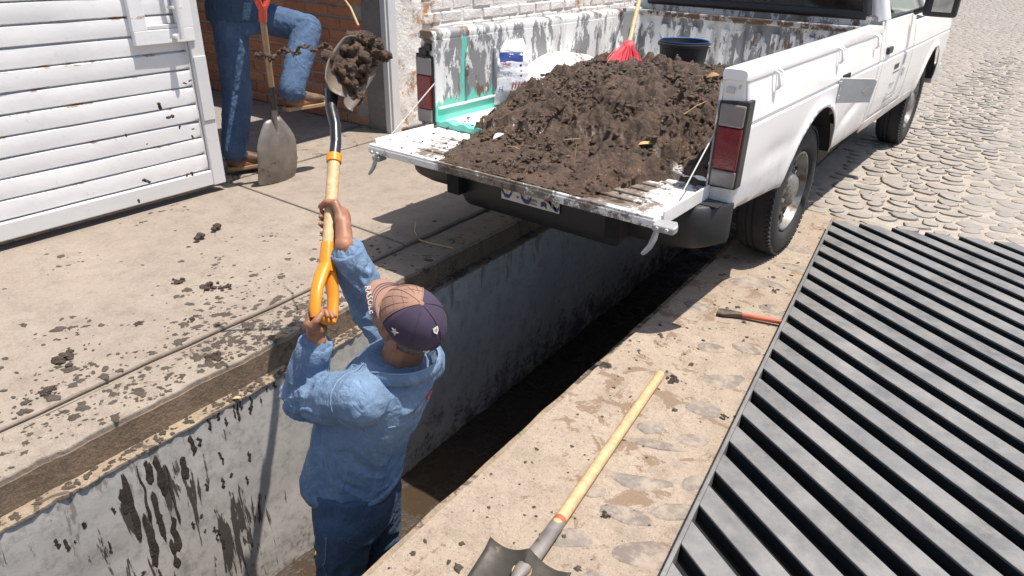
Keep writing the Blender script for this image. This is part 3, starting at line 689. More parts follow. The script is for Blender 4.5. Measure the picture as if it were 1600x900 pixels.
for s in (1, -1):
    bs = side_panel('bed_side', s, -.995, 1.035, lambda y: .46 + .05 * max(0, min(1, (-.45 - y) / .5)), 1.01, (-.02, .36, .39), dent=dent_r if s > 0 else None)
    # rail cap: rounded box profile run along the bed
    prof = [(.700, .985), (.695, 1.012), (.702, 1.026), (.715, 1.031), (.775, 1.031), (.790, 1.026), (.795, 1.014), (.794, .992), (.786, .990), (.72, .990)]
    mb = MB(); mb.rings([[(s * (x if e else (.745 + (x - .745) * .9)), y, z if e else 1.01 + (z - 1.01) * .85) for x, z in prof] for y, e in ((-1.012, 0), (-1.0, 1), (1.03, 1), (1.038, 0))])
    mb.build('rail_cap', 'truck' if s > 0 else 'peel', bs, smooth=40)
    for yy in (-.72, .15, .86):
        mb = MB(); mb.tube([(s * .792, yy - .022, 1.0), (s * .812, yy - .02, .99), (s * .818, yy - .012, .945), (s * .808, yy - .008, .93)], .006, 8)
        mb.tube([(s * .792, yy + .022, 1.0), (s * .814, yy + .02, .99), (s * .820, yy + .004, .945), (s * .808, yy - .008, .93)], .006, 8).build('tie_hook', 'truck', bs, smooth=60)
    # rear post
    mb = MB(); mb.prism([(s * .700, -1.0, .52), (s * .795, -1.0, .50), (s * .806, -1.0, .62), (s * .806, -1.0, .84), (s * .783, -1.0, .995), (s * .700, -1.0, .995)], (0, .09, 0)).build('rear_post', 'truck' if s > 0 else 'peel', truck, bevel=.008)
    if s > 0: MB().box((.735, -1.004, .955), (.03, .012, .022)).box((.766, -1.003, .968), (.006, .01, .016)).build('striker', 'greymetal', truck, bevel=.003)
    else: MB().box((-.735, -1.006, .955), (.035, .02, .03)).box((-.765, -1.008, .935), (.05, .02, .03)).build('striker', 'black', truck, bevel=.004)
    # tail lamp, wrapped slightly round the corner
    L = MB().prism([(s * .703, -1.012, .595), (s * .812, -1.012, .600), (s * .815, -1.012, .925), (s * .703, -1.012, .915)], (0, .06, 0)).build('tail_lamp', 'black', truck, bevel=.006)
    for nm, za, zb, mt in (('reverse_lens', .605, .668, 'clearlens'), ('red_lens', .671, .826, 'redlens'), ('indicator_lens', .829, .908, 'clearlens')):
        MB().prism([(s * .713, -1.022, za), (s * .805, -1.022, za), (s * .807, -1.022, zb), (s * .713, -1.022, zb)], (0, .03, 0)).build(nm, mt, L, bevel=.006)
    # inner panel with pressed ribs
    ip = MB().box((s * .702, .01, .80), (.012, 2.03, .375)).build('inner_panel', 'peelt' if s < 0 else 'peel', truck)
    for yy in (-.78, -.56, -.34, .46, .66, .86):
        MB().tube([(s * .695, yy, .70), (s * .692, yy, .72), (s * .692, yy, .90), (s * .695, yy, .92)], [.006, .012, .012, .006], 10).build('pressed_rib', 'peel', ip, smooth=60)
    MB().box((s * .693, -.62, .675), (.012, .74, .012)).build('pressed_seam', 'truck', ip, bevel=.003)
    # wheel house inside the bed
    mb = MB(); rs = []
    for xx, q in ((.70, 1), (.56, 1), (.53, .95), (.515, .8)):
        rs.append([(s * xx, -.02 + .40 * q * math.cos(a), .60 + .245 * q * math.sin(a)) for a in [math.pi * k / 20 for k in range(21)]])
    mb.rings(rs, cap=False, closed=False).add([Vector(p) for p in rs[-1]], [tuple(range(21))]).build('wheel_house', 'edge', truck, smooth=50)
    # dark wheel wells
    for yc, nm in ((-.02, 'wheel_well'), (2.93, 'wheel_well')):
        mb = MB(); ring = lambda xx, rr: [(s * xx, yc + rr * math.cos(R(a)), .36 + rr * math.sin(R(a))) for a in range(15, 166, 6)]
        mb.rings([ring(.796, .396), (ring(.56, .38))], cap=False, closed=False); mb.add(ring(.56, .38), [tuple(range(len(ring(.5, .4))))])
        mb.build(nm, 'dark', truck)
# bed floor (ridged) and chassis
mb = MB(); rs = []
for k in range(57):
    x = -.7 + 1.4 * k / 56; z = .622 if (k // 2) % 2 else .612; rs.append((x, z))
mb.rings([[(x, y, z) for x, z in rs] + [(.7, y, .59), (-.7, y, .59)] for y in (-.995, 1.02)]).build('bed_floor', 'bedfloor', truck)
for s in (1, -1): MB().box((s * .42, 1.1, .42), (.07, 4.6, .12)).build('chassis_rail', 'dark', truck)
MB().tube([(-.7, 0, .30), (.7, 0, .30)], .045, 14).ell((0, 0, .30), (Vector((1, 0, 0)), Vector((0, 1, 0)), Vector((0, 0, 1))), (.13, .13, .13)).build('rear_axle', 'dark', truck, smooth=60)
# headboard with pressed vertical ribs
hb = MB().box((0, 1.03, .80), (1.40, .014, .37)).build('headboard', 'peel', truck)
for k in range(13):
    x = -.63 + k * .105; MB().prism([(x - .027, 1.024, .64), (x + .027, 1.024, .64), (x + .019, .994, .65), (x - .019, .994, .65)], (0, 0, .29)).build('headboard_rib', 'peel', hb, bevel=.004)
MB().box((0, 1.02, 1.0), (1.42, .055, .035)).build('headboard_rail', 'rustrail', hb, bevel=.008)
# tailgate, folded down
tg = MB().box((0, -1.22, .565), (1.417, .44, .034)).build('tailgate', 'tailgate', truck, bevel=.006)
for k, yy in enumerate((-1.10, -1.17, -1.24, -1.31)):
    MB().prism([(-.60, yy - .022, .581), (.60, yy - .022, .581), (.60, yy + .022, .581), (-.60, yy + .022, .581)], (0, 0, .009)).build('pressed_strip', 'tailgate', tg, bevel=.004)
MB().box((0, -1.425, .583), (1.405, .025, .014)).build('top_lip', 'tailgate', tg, bevel=.004)
MB().tube([(-.70, -.999, .575), (.70, -.999, .575)], .012, 10).build('hinge', 'peel', tg, smooth=60)
for s in (1, -1):
    MB().box((s * .712, -1.2, .575), (.008, .38, .055)).build('side_flange', 'truck', tg, bevel=.003)
    br = MB().prism([(.705, -1.455, .572), (.705, -1.415, .582), (.772, -1.40, .582), (.785, -1.42, .574), (.778, -1.44, .566)] if s > 0 else [(-.675, -1.45, .545), (-.675, -1.40, .548), (-.63, -1.40, .548), (-.63, -1.45, .545)], (0, 0, -.024)).build('latch_bracket', 'lever', tg, bevel=.005)
    for bx0 in (.722, .757): MB().lathe((s * (bx0 if s > 0 else bx0 - .085), -1.452 + .02 * (bx0 - .7), .56), [(.0, .004), (.006, .004), (.007, -.004)], 10, (Vector((1, 0, 0)), Vector((0, 0, 1)), Vector((0, -1, 0)))).build('latch_rivet', 'greymetal', br)
    qx = .722 if s > 0 else -.645
    q = [(qx, -1.445, .555), (qx - .004, -1.452, .525), (qx - .012, -1.460, .495), (qx - .026, -1.466, .472), (qx - .036, -1.468, .462)]
    MB().tube(q, [.010, .012, .011, .009, .006], 10, flat=(1, .6)).build('latch_lever', 'lever', br, smooth=60)
    MB().tube([(s * .70, -1.0, .80), (s * .712, -1.30, .595)], .0028, 8).build('support_cable', 'greymetal', truck, smooth=60)
# bumper: lofted along x, deeper in the middle
mb = MB(); rs = []
for k in range(81):
    x = -.81 + 1.62 * k / 80; a = abs(x)
    end = max(0, (a - .70) / .11); yo = -1.13 + .12 * end ** 2.2; zb = .36 + .03 * min(1, max(0, (a - .62) / .18))
    zb -= .065 * (1 - min(1, max(0, (a - .40) / .05))); zt = .545 if a > .47 else .545 - .05 * min(1, (.47 - a) / .03)
    rs.append([(x, -.985, zb + .02), (x, yo + .012, zb), (x, yo + .0, zb + .014), (x, yo - .012, zb + .055), (x, yo - .012, zt - .04), (x, yo + .002, zt - .008), (x, yo + .014, zt), (x, -.985, zt)])
bp = mb.rings(rs).build('bumper', 'bumper', truck, smooth=35)
MB().box((.72, -1.055, .547), (.13, .07, .006)).build('step_pad', 'black', bp, bevel=.003)
MB().lathe((-.40, -1.122, .47), [(.0, -.004), (.022, -.004), (.024, .004)], 16, (Vector((1, 0, 0)), Vector((0, 0, 1)), Vector((0, -1, 0)))).build('bumper_cap', 'lever', bp)
# licence plate
pl = MB().box((-.02, -1.149, .432), (.31, .004, .10)).build('licence_plate', 'platew', truck, bevel=.001)
def flat_poly(pts, y=-1.1525): return MB().prism([(x, y, z) for x, z in pts], (0, .001, 0))
def band(x0, pts, w): return [(x0 + x, z) for x, z in pts] + [(x0 + x, z + w) for x, z in reversed(pts)]
for x0, pts, w, mt in ((-.175, [(0, .42), (.02, .392), (.045, .392), (.06, .415)], .018, 'plateb'), (-.12, [(0, .415), (.02, .432), (.045, .432), (.06, .405)], .02, 'platec'), (-.065, [(0, .405), (.02, .388), (.04, .388), (.055, .41)], .02, 'plateb'),
                      (.04, [(0, .392), (.02, .398), (.03, .388)], .022, 'plateb'), (.055, [(0, .425), (.03, .415), (.04, .40)], .02, 'redprint'), (.08, [(0, .42), (.02, .40), (.04, .385)], .02, 'platec'), (.105, [(0, .40), (.018, .386), (.03, .40)], .016, 'plateb')):
    flat_poly(band(x0, pts, w)).build('printed_wave', mt, pl)
for x0, mt in ((-.06, 'platey'), (.105, 'platey'), (-.095, 'redprint'), (-.155, 'platey')): flat_poly([(x0, .412 if mt == 'redprint' else .43), (x0 + .011, .398 if mt == 'redprint' else .416), (x0 + .022, .412 if mt == 'redprint' else .43)]).build('printed_dot', mt, pl)
me = text_mesh('Puebla', .02, .0004); me.transform(frame_mat((-.005, -1.1520, .412), (1, 0, 0), (0, 0, 1))); place('lettering', me, 'ink', pl)
me = text_mesh('México', .014, .0004); me.transform(frame_mat((0, -1.1520, .396), (1, 0, 0), (0, 0, 1))); place('lettering', me, 'ink', pl)
# wheels
def wheel(x, y, s, r=.326):
    ax = (Vector((0, 1, 0)), Vector((0, 0, 1)), Vector((s, 0, 0)))
    w = MB().lathe((x, y, r - .004), [(.208, -.18), (.25, -.188), (.29, -.185), (r - .01, -.172), (r - .001, -.155), (r, -.128), (r - .008, -.126), (r - .008, -.118), (r, -.116), (r, -.098), (r - .008, -.096), (r - .008, -.088), (r, -.086), (r, -.06), (r - .001, -.033), (r - .01, -.012), (.29, .0), (.25, .004), (.225, .0), (.212, -.01), (.205, -.02)], 72, ax).build('wheel', 'rubber', truck, smooth=40)
    tr = MB()
    for k in range(72):
        a = 2 * math.pi * k / 72; c = Vector((x - s * .022, y + (r - .006) * math.cos(a), r - .004 + (r - .006) * math.sin(a)))
        tr.box(c, (.038, .012, .016), Matrix.Rotation(a, 3, 'X'))
    o = tr.build('tread_block', 'rubber', w); o['kind'] = 'stuff'
    rim = MB().lathe((x, y, r - .004), [(.207, -.17), (.205, -.03), (.200, -.012), (.190, -.012), (.180, -.03), (.168, -.055), (.15, -.06), (.125, -.05), (.10, -.045), (.085, -.03), (.07, -.012), (.045, -.004), (.0, -.002)], 48, ax).build('rim', 'rim', w, smooth=40)
    for k in range(12):
        a = 2 * math.pi * k / 12; c = Vector((x, y, r - .004)) + ax[0] * .147 * math.cos(a) + ax[1] * .147 * math.sin(a) - ax[2] * .054
        MB().lathe(c, [(.0, .002), (.016, .002), (.017, -.004)], 12, ax).build('rim_hole_shade', 'dark', w)  # dark discs laid on the rim, shade of the holes as colour
    for k in range(6):
        a = 2 * math.pi * k / 6 + .3; c = Vector((x, y, r - .004)) + ax[0] * .095 * math.cos(a) + ax[1] * .095 * math.sin(a) - ax[2] * .045
        MB().lathe(c, [(.011, 0), (.011, .02), (.0, .022)], 6, ax).build('wheel_nut', 'chrome', w)
for s in (1, -1):
    wheel(s * .766, 0.02, s); wheel(s * .766, 2.93, s)
# cab: doors, fenders, back wall, roof, glass
for s in (1, -1):
    side_panel('cab_corner', s, 1.045, 1.118, .46, 1.05)
    d = side_panel('door', s, 1.125, 1.985, .50, 1.05)
    hz = MB().box((s * .812, 1.225, .885), (.02, .11, .038)).build('door_handle', 'black', d, bevel=.006)
    MB().lathe((s * .808, 1.19, .80), [(.0, .004), (.011, .004), (.012, -.002)], 12, (Vector((0, 1, 0)), Vector((0, 0, 1)), Vector((s, 0, 0)))).build('door_lock', 'black', d)
    side_panel('rocker', s, 1.045, 2.55, .43, .493)
    side_panel('front_fender', s, 1.993, 3.50, .46, 1.0, (2.93, .36, .39))
    MB().hexa([(s * .80, 3.34, .42), (s * .80, 3.62, .42), (s * .5, 3.66, .42), (s * .5, 3.38, .42), (s * .80, 3.34, .56), (s * .80, 3.62, .56), (s * .5, 3.66, .56), (s * .5, 3.38, .56)]).build('front_bumper', 'greymetal', truck, bevel=.01)
    # window posts and glass
    P = lambda y, z: Vector((s * (.765 - (z - 1.05) * .36), y, z))
    MB().tube([P(1.09, 1.05), P(1.13, 1.50)], .042, 10, flat=(1, .7)).build('rear_pillar', 'truck', truck, smooth=40)
    MB().tube([P(2.25, 1.05), P(1.86, 1.48), P(1.13, 1.505)], .026, 10).build('window_frame', 'truck', d, smooth=40)
    MB().tube([P(1.14, 1.052), P(2.2, 1.052)], .014, 8).build('window_seal', 'black', d, smooth=60)
    MB().add([P(1.13, 1.05), P(2.2, 1.05), P(1.85, 1.48), P(1.15, 1.48)], [(0, 1, 2, 3)]).build('window_pane', 'glass', d, solid=.004)
    mi = MB().box((s * .935, 1.80, 1.115), (.19, .06, .15)).build('door_mirror', 'black', d, bevel=.02, seg=3)
    MB().box((s * .945, 1.767, 1.12), (.11, .006, .10)).build('mirror_glass', 'chrome', mi, bevel=.002)
    MB().tube([(s * .79, 1.86, 1.055), (s * .85, 1.82, 1.085)], .018, 8).build('mirror_arm', 'black', mi, smooth=60)
MB().box((0, 1.075, .82), (1.54, .02, .50)).build('cab_back', 'peel', truck)
rf = MB(); rf.rings([[(-.74 + .0 + (0 if z < 1.5 else .12), y, z) for z in (1.46,)] + [(-.60, y, 1.525), (-.3, y, 1.55), (.3, y, 1.55), (.60, y, 1.525), (.63, y, 1.46), (.55, y, 1.47), (-.55, y, 1.47)] for y in (1.08, 1.12, 1.9, 1.98)]).build('roof', 'truck', truck, smooth=50)
rw = MB(); fo = [(-.68, 1.062, 1.075), (.68, 1.062, 1.075), (.59, 1.10, 1.44), (-.59, 1.10, 1.44)]
for a, b in zip(fo, fo[1:] + fo[:1]): rw.tube([a, b], .026, 8)
rwf = rw.build('rear_window', 'black', truck, smooth=60)
MB().add(fo, [(0, 1, 2, 3)]).build('window_pane', 'glass', rwf, solid=.004)
for s in (1, -1): MB().prism([(s * .775, 1.09, 1.05), (s * .66, 1.085, 1.05), (s * .585, 1.115, 1.47), (s * .63, 1.12, 1.47)], (0, .02, 0)).build('cab_back_post', 'truck', truck)
MB().tube([(0, 1.85, 1.48), (-.58, 1.85, 1.48)], .02, 8).build('header_bar', 'truck', truck)
MB().add([(-.70, 2.35, 1.04), (.70, 2.35, 1.04), (.56, 1.93, 1.48), (-.56, 1.93, 1.48)], [(0, 1, 2, 3)]).build('windscreen', 'glass', truck, solid=.004)
hd = MB(); hd.rings([[(-.78, y, z - .03), (-.6, y, z), (.6, y, z), (.78, y, z - .03), (.78, y, z - .2), (-.78, y, z - .2)] for y, z in ((2.33, 1.03), (2.9, 1.0), (3.4, .95), (3.52, .90))]).build('bonnet', 'truck', truck, smooth=40)
MB().box((0, 3.5, .62), (1.5, .1, .4)).build('grille', 'black', truck, bevel=.02)
MB().box((0, 1.9, .48), (1.5, 1.7, .04)).build('cab_floor', 'dark', truck)
MB().box((0, 1.5, .70), (1.3, .5, .2)).box((0, 1.28, .98), (1.3, .14, .46)).build('bench_seat', 'seat', truck, bevel=.04, seg=3)
MB().box((0, 2.22, .88), (1.46, .3, .28)).build('dashboard', 'cabin', truck, bevel=.04)
sw_ = MB(); sw_.tube([(-.37 + .18 * math.cos(R(a)), 1.95 - .06 * math.sin(R(a)), 1.0 + .17 * math.sin(R(a))) for a in range(0, 361, 15)], .014, 8, cap=False).build('steering_wheel', 'black', truck, smooth=60)
# open fuel flap; a dark box behind it stands in for the shaded recess
MB().box((.803, .33, .80), (.022, .15, .125)).build('recess_shade', 'dark', truck, bevel=.01)
ff = MB().prism([(.812, .215, .855), (.945, .315, .855), (.955, .322, .845), (.945, .315, .742), (.812, .215, .735)], (-.006, .010, 0)).build('fuel_flap', 'greymetal', truck, bevel=.004)
for zz in (.83, .80, .765): MB().box((.815, .213, zz), (.016, .012, .02)).build('flap_hinge', 'greymetal', ff, bevel=.002)
ff2 = MB().prism([(.905, .2795, .795), (.925, .2945, .815), (.945, .3095, .795), (.925, .2945, .775)], (.0012, -.0016, 0)).build('flap_sticker', 'white', ff)
# worn door lettering
rg = random.Random(4)
def marks(nm, mt, y, z, n, w, h, gap=.006):
    for k in range(n):
        ww = w * rg.uniform(.6, 1.2); MB().box((.8125 + (.0 if z < .822 else -.003), y + ww / 2, z), (.0025, ww, h)).build(nm, mt, truck); y += ww + gap
marks('lettering', 'ink', 1.50, .76, 6, .022, .030); marks('lettering', 'ink', 1.50, .725, 3, .05, .006); marks('lettering', 'greymetal', 1.50, .655, 5, .02, .02)
marks('lettering', 'greymetal', 1.46, .60, 7, .03, .010); marks('lettering', 'greymetal', 1.46, .575, 7, .03, .010); marks('lettering', 'greymetal', 1.46, .55, 6, .03, .010)
marks('lettering', 'greymetal', 1.75, .78, 2, .03, .06); marks('lettering', 'greymetal', 1.80, .70, 2, .025, .05)

# ================================================================== tools, grate and loads
def thing_m(name, label, cat, M, group=None):
    o = thing(name, label, cat, group=group); o.matrix_world = M; o.location = M.to_translation(); o.rotation_euler = M.to_euler(); WM[o] = M
    return o
def lump(mb, c, r, seed, flat=1., sub=2, rough=.35, M=None):
    bm = bmesh.new(); bmesh.ops.create_icosphere(bm, subdivisions=sub, radius=1)
    P = []
    for v in bm.verts:
        p = v.co * (1 + rough * noise.noise(v.co * 1.7 + Vector((seed * 3.7, seed, 0))) + rough * .5 * noise.noise(v.co * 4.1 + Vector((seed, 0, seed * 1.3))))
        p = Vector((p.x, p.y, p.z * flat)) * r; P.append(Vector(c) + (M @ p if M else p))
    mb.add(P, [tuple(v.index for v in f.verts) for f in bm.faces]); bm.free(); return mb
# ---- grate
GA, GD, GF, GB = Vector((-.79, 4.01)), Vector((.132, -.991)), Vector((.952, .305)).normalized(), Vector((.853, -.522)).normalized()
def isect(p, d, q, e):
    den = d.x * e.y - d.y * e.x; t_ = ((q.x - p.x) * e.y - (q.y - p.y) * e.x) / den; return p + d * t_
far_r = GA + GF * 1.28; near_l = GA + GD * 4.1; near_r = near_l + (far_r - GA)
panel = [GA, near_l, near_r, far_r]
def clip(poly, p, n):
    out = []
    for a, b in zip(poly, poly[1:] + poly[:1]):
        da, db = (a - p).dot(n), (b - p).dot(n)
        if da >= 0: out.append(a)
        if (da >= 0) != (db >= 0): out.append(a + (b - a) * (da / (da - db)))
    return out
grate = thing('steel_grate', 'black steel drain grate lying on the ground right of the trench', 'grate', (GA.x, GA.y, 0))
gn = Vector((-GB.y, GB.x))                           # across the bars
if gn.dot(GD) < 0: gn = -gn
per = .1585 * gn.dot(GD); g0 = .187 * gn.dot(GD); bw_ = .090 * gn.dot(GD)
rg = random.Random(2)
for k in range(-8, 27):
    s1_ = g0 + k * per; s0_ = s1_ - bw_
    poly = clip(clip(panel, GA + gn * s0_, gn), GA + gn * s1_, -gn)
    if len(poly) < 3: continue
    MB().prism([(p.x, p.y, .060 + rg.uniform(-.001, .001)) for p in poly], (0, 0, -.010)).build('bar', 'grate', grate, True, bevel=.0015, seg=1)
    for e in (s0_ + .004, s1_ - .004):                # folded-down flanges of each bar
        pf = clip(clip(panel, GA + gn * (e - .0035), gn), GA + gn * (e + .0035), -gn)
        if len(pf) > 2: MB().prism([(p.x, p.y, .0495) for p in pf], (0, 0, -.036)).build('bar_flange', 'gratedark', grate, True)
lo = Vector((GD.y, -GD.x)); lo = -lo if lo.dot(GF) > 0 else lo
for a, b in ((GA, near_l), (far_r, near_r)):
    q = [a, b, b + lo * .012, a + lo * .012] if a is GA else [a, b, b - lo * .012, a - lo * .012]
    MB().prism([(p.x, p.y, .0635) for p in q], (0, 0, -.061)).build('side_bar', 'grate', grate, True, bevel=.002)
MB().prism([(p.x, p.y, .013) for p in panel], (0, 0, -.007)).build('gap_shade_sheet', 'gapshade', grate, True)  # black sheet added under the bars to keep the gaps dark

# ---- shovels
def blade_grid(w, l, taper, dish, lift, nose=0., n=16, m=14, step=True, sho=1.):
    """blade in local space: shoulder at y=0, tip at y=-l, hollow side up (+z)"""
    mb = MB(); top = []
    for j in range(m + 1):
        v = j / m
        for i in range(n + 1):
            u = -1 + 2 * i / n; hw = w / 2 * (1 - taper * v) * (sho + (1 - sho) * math.sin(math.pi / 2 * min(1, v / .45))) * (1 if v < .8 else (1 - nose * ((v - .8) / .2) ** 2 * abs(u)))
            y = -l * v - (l * .0 if nose == 0 else -nose * l * .25 * u * u * v)
            z = dish * (u * u) * (1 - .35 * v) + lift * (v - .5) ** 2 + (.055 * (1 - v) ** 3 * (1 - abs(u)) ** 2)
            if step and j == 0: z += .012; y += .004
            mb.v.append(Vector((u * hw, y, z)))
    for j in range(m):
        for i in range(n): a = j * (n + 1) + i; mb.f.append((a, a + 1, a + n + 2, a + n + 1))
    return mb
def xf(mb, M): mb.v = [M @ p for p in mb.v]; return mb
# lying shovel, lower middle
a, b = Vector((-.835, 2.058, .022)), Vector((-.707, 1.207, .030)); ydir = (a - b).normalized()
Ms = frame_mat((-.702, 1.030, .012), ydir.cross(Vector((0, 0, 1))), ydir)
sh = thing_m('shovel', 'muddy square shovel with long bare wooden handle lying on the mortared ground', 'shovel', Ms)
blade_grid(.225, .31, .06, .035, .05).build('blade', 'shovelground', sh, smooth=40, solid=.003)
MB().tube([(0, -.10, .052), (0, -.04, .045), (0, .03, .03), (0, .175, .021)], [.006, .019, .021, .0195], 14, flat=(.75, 1)).build('socket', 'shovel', sh, smooth=60)
MB().lathe((0, -.035, .036), [(.0, .0), (.024, .004), (.022, .012)], 14, (Vector((1, 0, 0)), Vector((0, 1.5, 0)), Vector((0, 0, 1)))).build('wood_end', 'wood', sh)
MB().tube([(0, .155, .021), (0, .175, .021), (0, .55, .018), (.004, 1.015, .018), (.004, 1.025, .018)], [.0165, .0175, .0172, .0165, .012], 16).build('handle', 'wood', sh, smooth=60)
MB().lathe((0, .177, .021), [(.0180, -.008), (.0183, .0), (.0180, .008)], 16, (Vector((1, 0, 0)), Vector((0, 0, 1)), Vector((0, 1, 0)))).build('handle_band', 'chisel', sh)
# D grip helper: grip in local space, handle axis +y from 0
def dgrip(mt, parent, y0, r=.017, w=.052, h=.125):
    mb = MB(); mb.tube([(0, y0 - .075, 0), (0, y0 - .02, 0), (0, y0 + .01, 0)], [r + .004, r + .006, r + .004], 14); g = mb.build('grip_socket', mt, parent, smooth=60)
    for s in (1, -1):
        MB().tube([(s * .004, y0 - .015, 0), (s * w * .55, y0 + .025, 0), (s * w * .92, y0 + .07, 0), (s * w, y0 + h * .85, 0), (s * w * .86, y0 + h, 0)], [.015, .0155, .0135, .0125, .011], 12, flat=(1, 1.35), side=(1, 0, 0)).build('grip_arm', mt, parent, smooth=60)
    MB().tube([(-w * .95, y0 + h - .006, 0), (0, y0 + h, 0), (w * .95, y0 + h - .006, 0)], .0125, 12).build('grip_bar', mt, parent, smooth=60)
# raised shovel in the man's hands
gripP, sP = Vector((-1.415, 1.03, .475)), Vector((-1.646, 1.299, .82))
yd = (gripP - sP).normalized(); side = Vector((-.30, .72, 0)); side = (side - yd * side.dot(yd)).normalized()
Mr = frame_mat(sP, side, yd)
rs_ = thing_m('shovel', 'shovel with orange grip held up high by the man in the trench', 'shovel', Mr)
Li = Mr.inverted(); LV = lambda *p: Li @ Vector(p)
hl = (gripP - sP).length
MB().tube([(0, -.01, 0), (0, .02, 0), (0, hl - .17, 0)], [.0185, .0185, .018], 16).build('handle', 'wood', rs_, smooth=60)
dgrip('orange', rs_, hl - .15, w=.040, h=.15)
MB().lathe((0, -.004, 0), [(.0195, -.014), (.0225, -.012), (.0225, .012), (.0195, .014)], 18, (Vector((1, 0, 0)), Vector((0, 0, 1)), Vector((0, 1, 0)))).build('collar', 'orange', rs_, smooth=30)
bo = Vector((-1.796, 1.412, 0.962)); bd = Vector((-0.146, 0.787, 0.600)).normalized(); bnrm = Vector((0.962, -0.074, 0.113)); bnrm = (bnrm - bd * bnrm.dot(bd)).normalized()
bx_ = bnrm.cross(bd).normalized(); Mb = frame_mat(bo, bx_, -bd)
MB().tube([LV(*sP), LV(-1.675, 1.335, 0.862), LV(-1.707, 1.364, 0.901), LV(-1.750, 1.389, 0.937), LV(*(bo + bd * .03)), LV(*(bo + bd * .12))], [.0165, .0165, .0165, .018, .022, .006], 16).build('socket', 'blacksteel', rs_, smooth=60)
xf(xf(blade_grid(.17, .23, .06, .035, .07, .35, sho=.72), Mb), Li).build('blade', 'bladeup', rs_, smooth=40, solid=.003)
ml = MB(); rg = random.Random(9)
for k in range(46):
    v = rg.uniform(.07, .22); u = rg.gauss(-.008, .032); lump(ml, Mb @ Vector((u, -v, .004 + .030 * rg.random() * (1 - abs(u) * 6))), rg.uniform(.012, .023), k, .85, 2, .6)
for k in range(14):
    v = rg.uniform(.14, .24); u = rg.gauss(-.01, .028); lump(ml, Mb @ Vector((u, -v, .02 + .03 * rg.random())), rg.uniform(.008, .020), k + 200, .85, 2, .7)
for k in range(16):
    f_ = k / 15; lump(ml, Mb @ Vector((-.03 - .05 * f_, -.21 - .05 * f_, .03 + .01 * f_)), .011 - .005 * f_, k + 60, 1, 1, .9)
me = remeshed(ml, .0042, 0); displace(me, lambda c, n: .012 * (1 - 2.6 * abs(noise.noise(c * 26))) + .008 * fnoise(c, 65, 4) + .004 * noise.noise(c * 190))
tag(place('mud_load', me, 'mudheap', smooth=180), 'heap of wet mud sliding off the raised shovel blade', 'mud')
# strand of mud flung off the blade
stt = MB(); pth = [(-2.028, 1.331, 1.068), (-1.988, 1.367, 1.076), (-1.944, 1.407, 1.088), (-1.906, 1.441, 1.096), (-1.868, 1.472, 1.101), (-1.834, 1.507, 1.093), (-1.798, 1.540, 1.080)]
for q in range(190):
    f = q / 189 * (len(pth) - 1); i = min(int(f), len(pth) - 2); p = Vector(pth[i]).lerp(Vector(pth[i + 1]), f - i)
    p += Vector((rg.gauss(0, .004), rg.gauss(0, .004), rg.gauss(0, .004) + .008 * math.sin(f * 5)))
    lump(stt, p, rg.uniform(.002, .006) * (1.4 if f < 1.6 else 1), q, 1, 1, .8)
me = remeshed(stt, .0022, 1); displace(me, lambda c, n: .003 * fnoise(c, 80, 3))
tag(place('mud_strand', me, 'mudheap', smooth=180), 'thin ropy strand of mud flung through the air from the raised shovel', 'mud')
tw = MB().tube([(-1.898, 1.648, 1.150), (-2.002, 1.710, 1.195), (-2.086, 1.741, 1.234)], [.004, .0035, .002], 6)
tag(tw.build('twig', 'straw', smooth=60), 'thin dry twig sticking up out of the mud on the raised shovel', 'twig')
# second man's shovel, standing on its edge
t0, t1, t2 = Vector((-3.575, 2.43, .07)), Vector((-3.52, 2.425, .47)), Vector((-3.455, 2.345, 1.12))
yd2 = (t2 - t1).normalized(); ac = Vector((-.08, 1, .0)).normalized()
M2 = frame_mat(t1 - Vector((0, 0, .02)), ac, Vector((.12, 0, 1)))
if (M2.to_3x3() @ Vector((0, 0, 1))).x > 0: M2 = frame_mat(t1 - Vector((0, 0, .02)), -ac, Vector((.12, 0, 1)))
s2 = thing_m('shovel', 'worn grey scoop shovel with red grip standing on the sidewalk under a boot', 'shovel', M2)
L2 = M2.inverted(); V2 = lambda p: L2 @ Vector(p)
blade_grid(.285, .42, -.05, .05, .10, .12, step=False, sho=.35).build('blade', 'shovel', s2, smooth=40, solid=.003)
MB().tube([(0, -.22, .045), (0, -.1, .05), (0, 0, .055), (0, .06, .05)] , [.006, .012, .017, .0165], 14).build('blade_rib', 'shovel', s2, smooth=60)
e0 = Vector((0, .05, .05)); e2 = V2(t2)
MB().tube([e0, e0.lerp(e2, .22)], [.0185, .0175], 14).build('socket', 'blacksteel', s2, smooth=60)
MB().tube([e0.lerp(e2, .15), e0.lerp(e2, .82)], .0172, 14).build('handle', 'woodold', s2, smooth=60)
gm = thing('tmp', 'x', 'x'); gd = MB()
gy = (e2 - e0).normalized(); Mg = frame_mat(e0.lerp(e2, .80), Vector((1, 0, 0)), gy)
for o_ in [gm]: bpy.data.objects.remove(o_); WM.pop(o_, None)
before = set(bpy.data.objects); dgrip('redplastic', s2, .07, w=.05, h=.15)
for o_ in set(bpy.data.objects) - before: o_.data.transform(Mg)
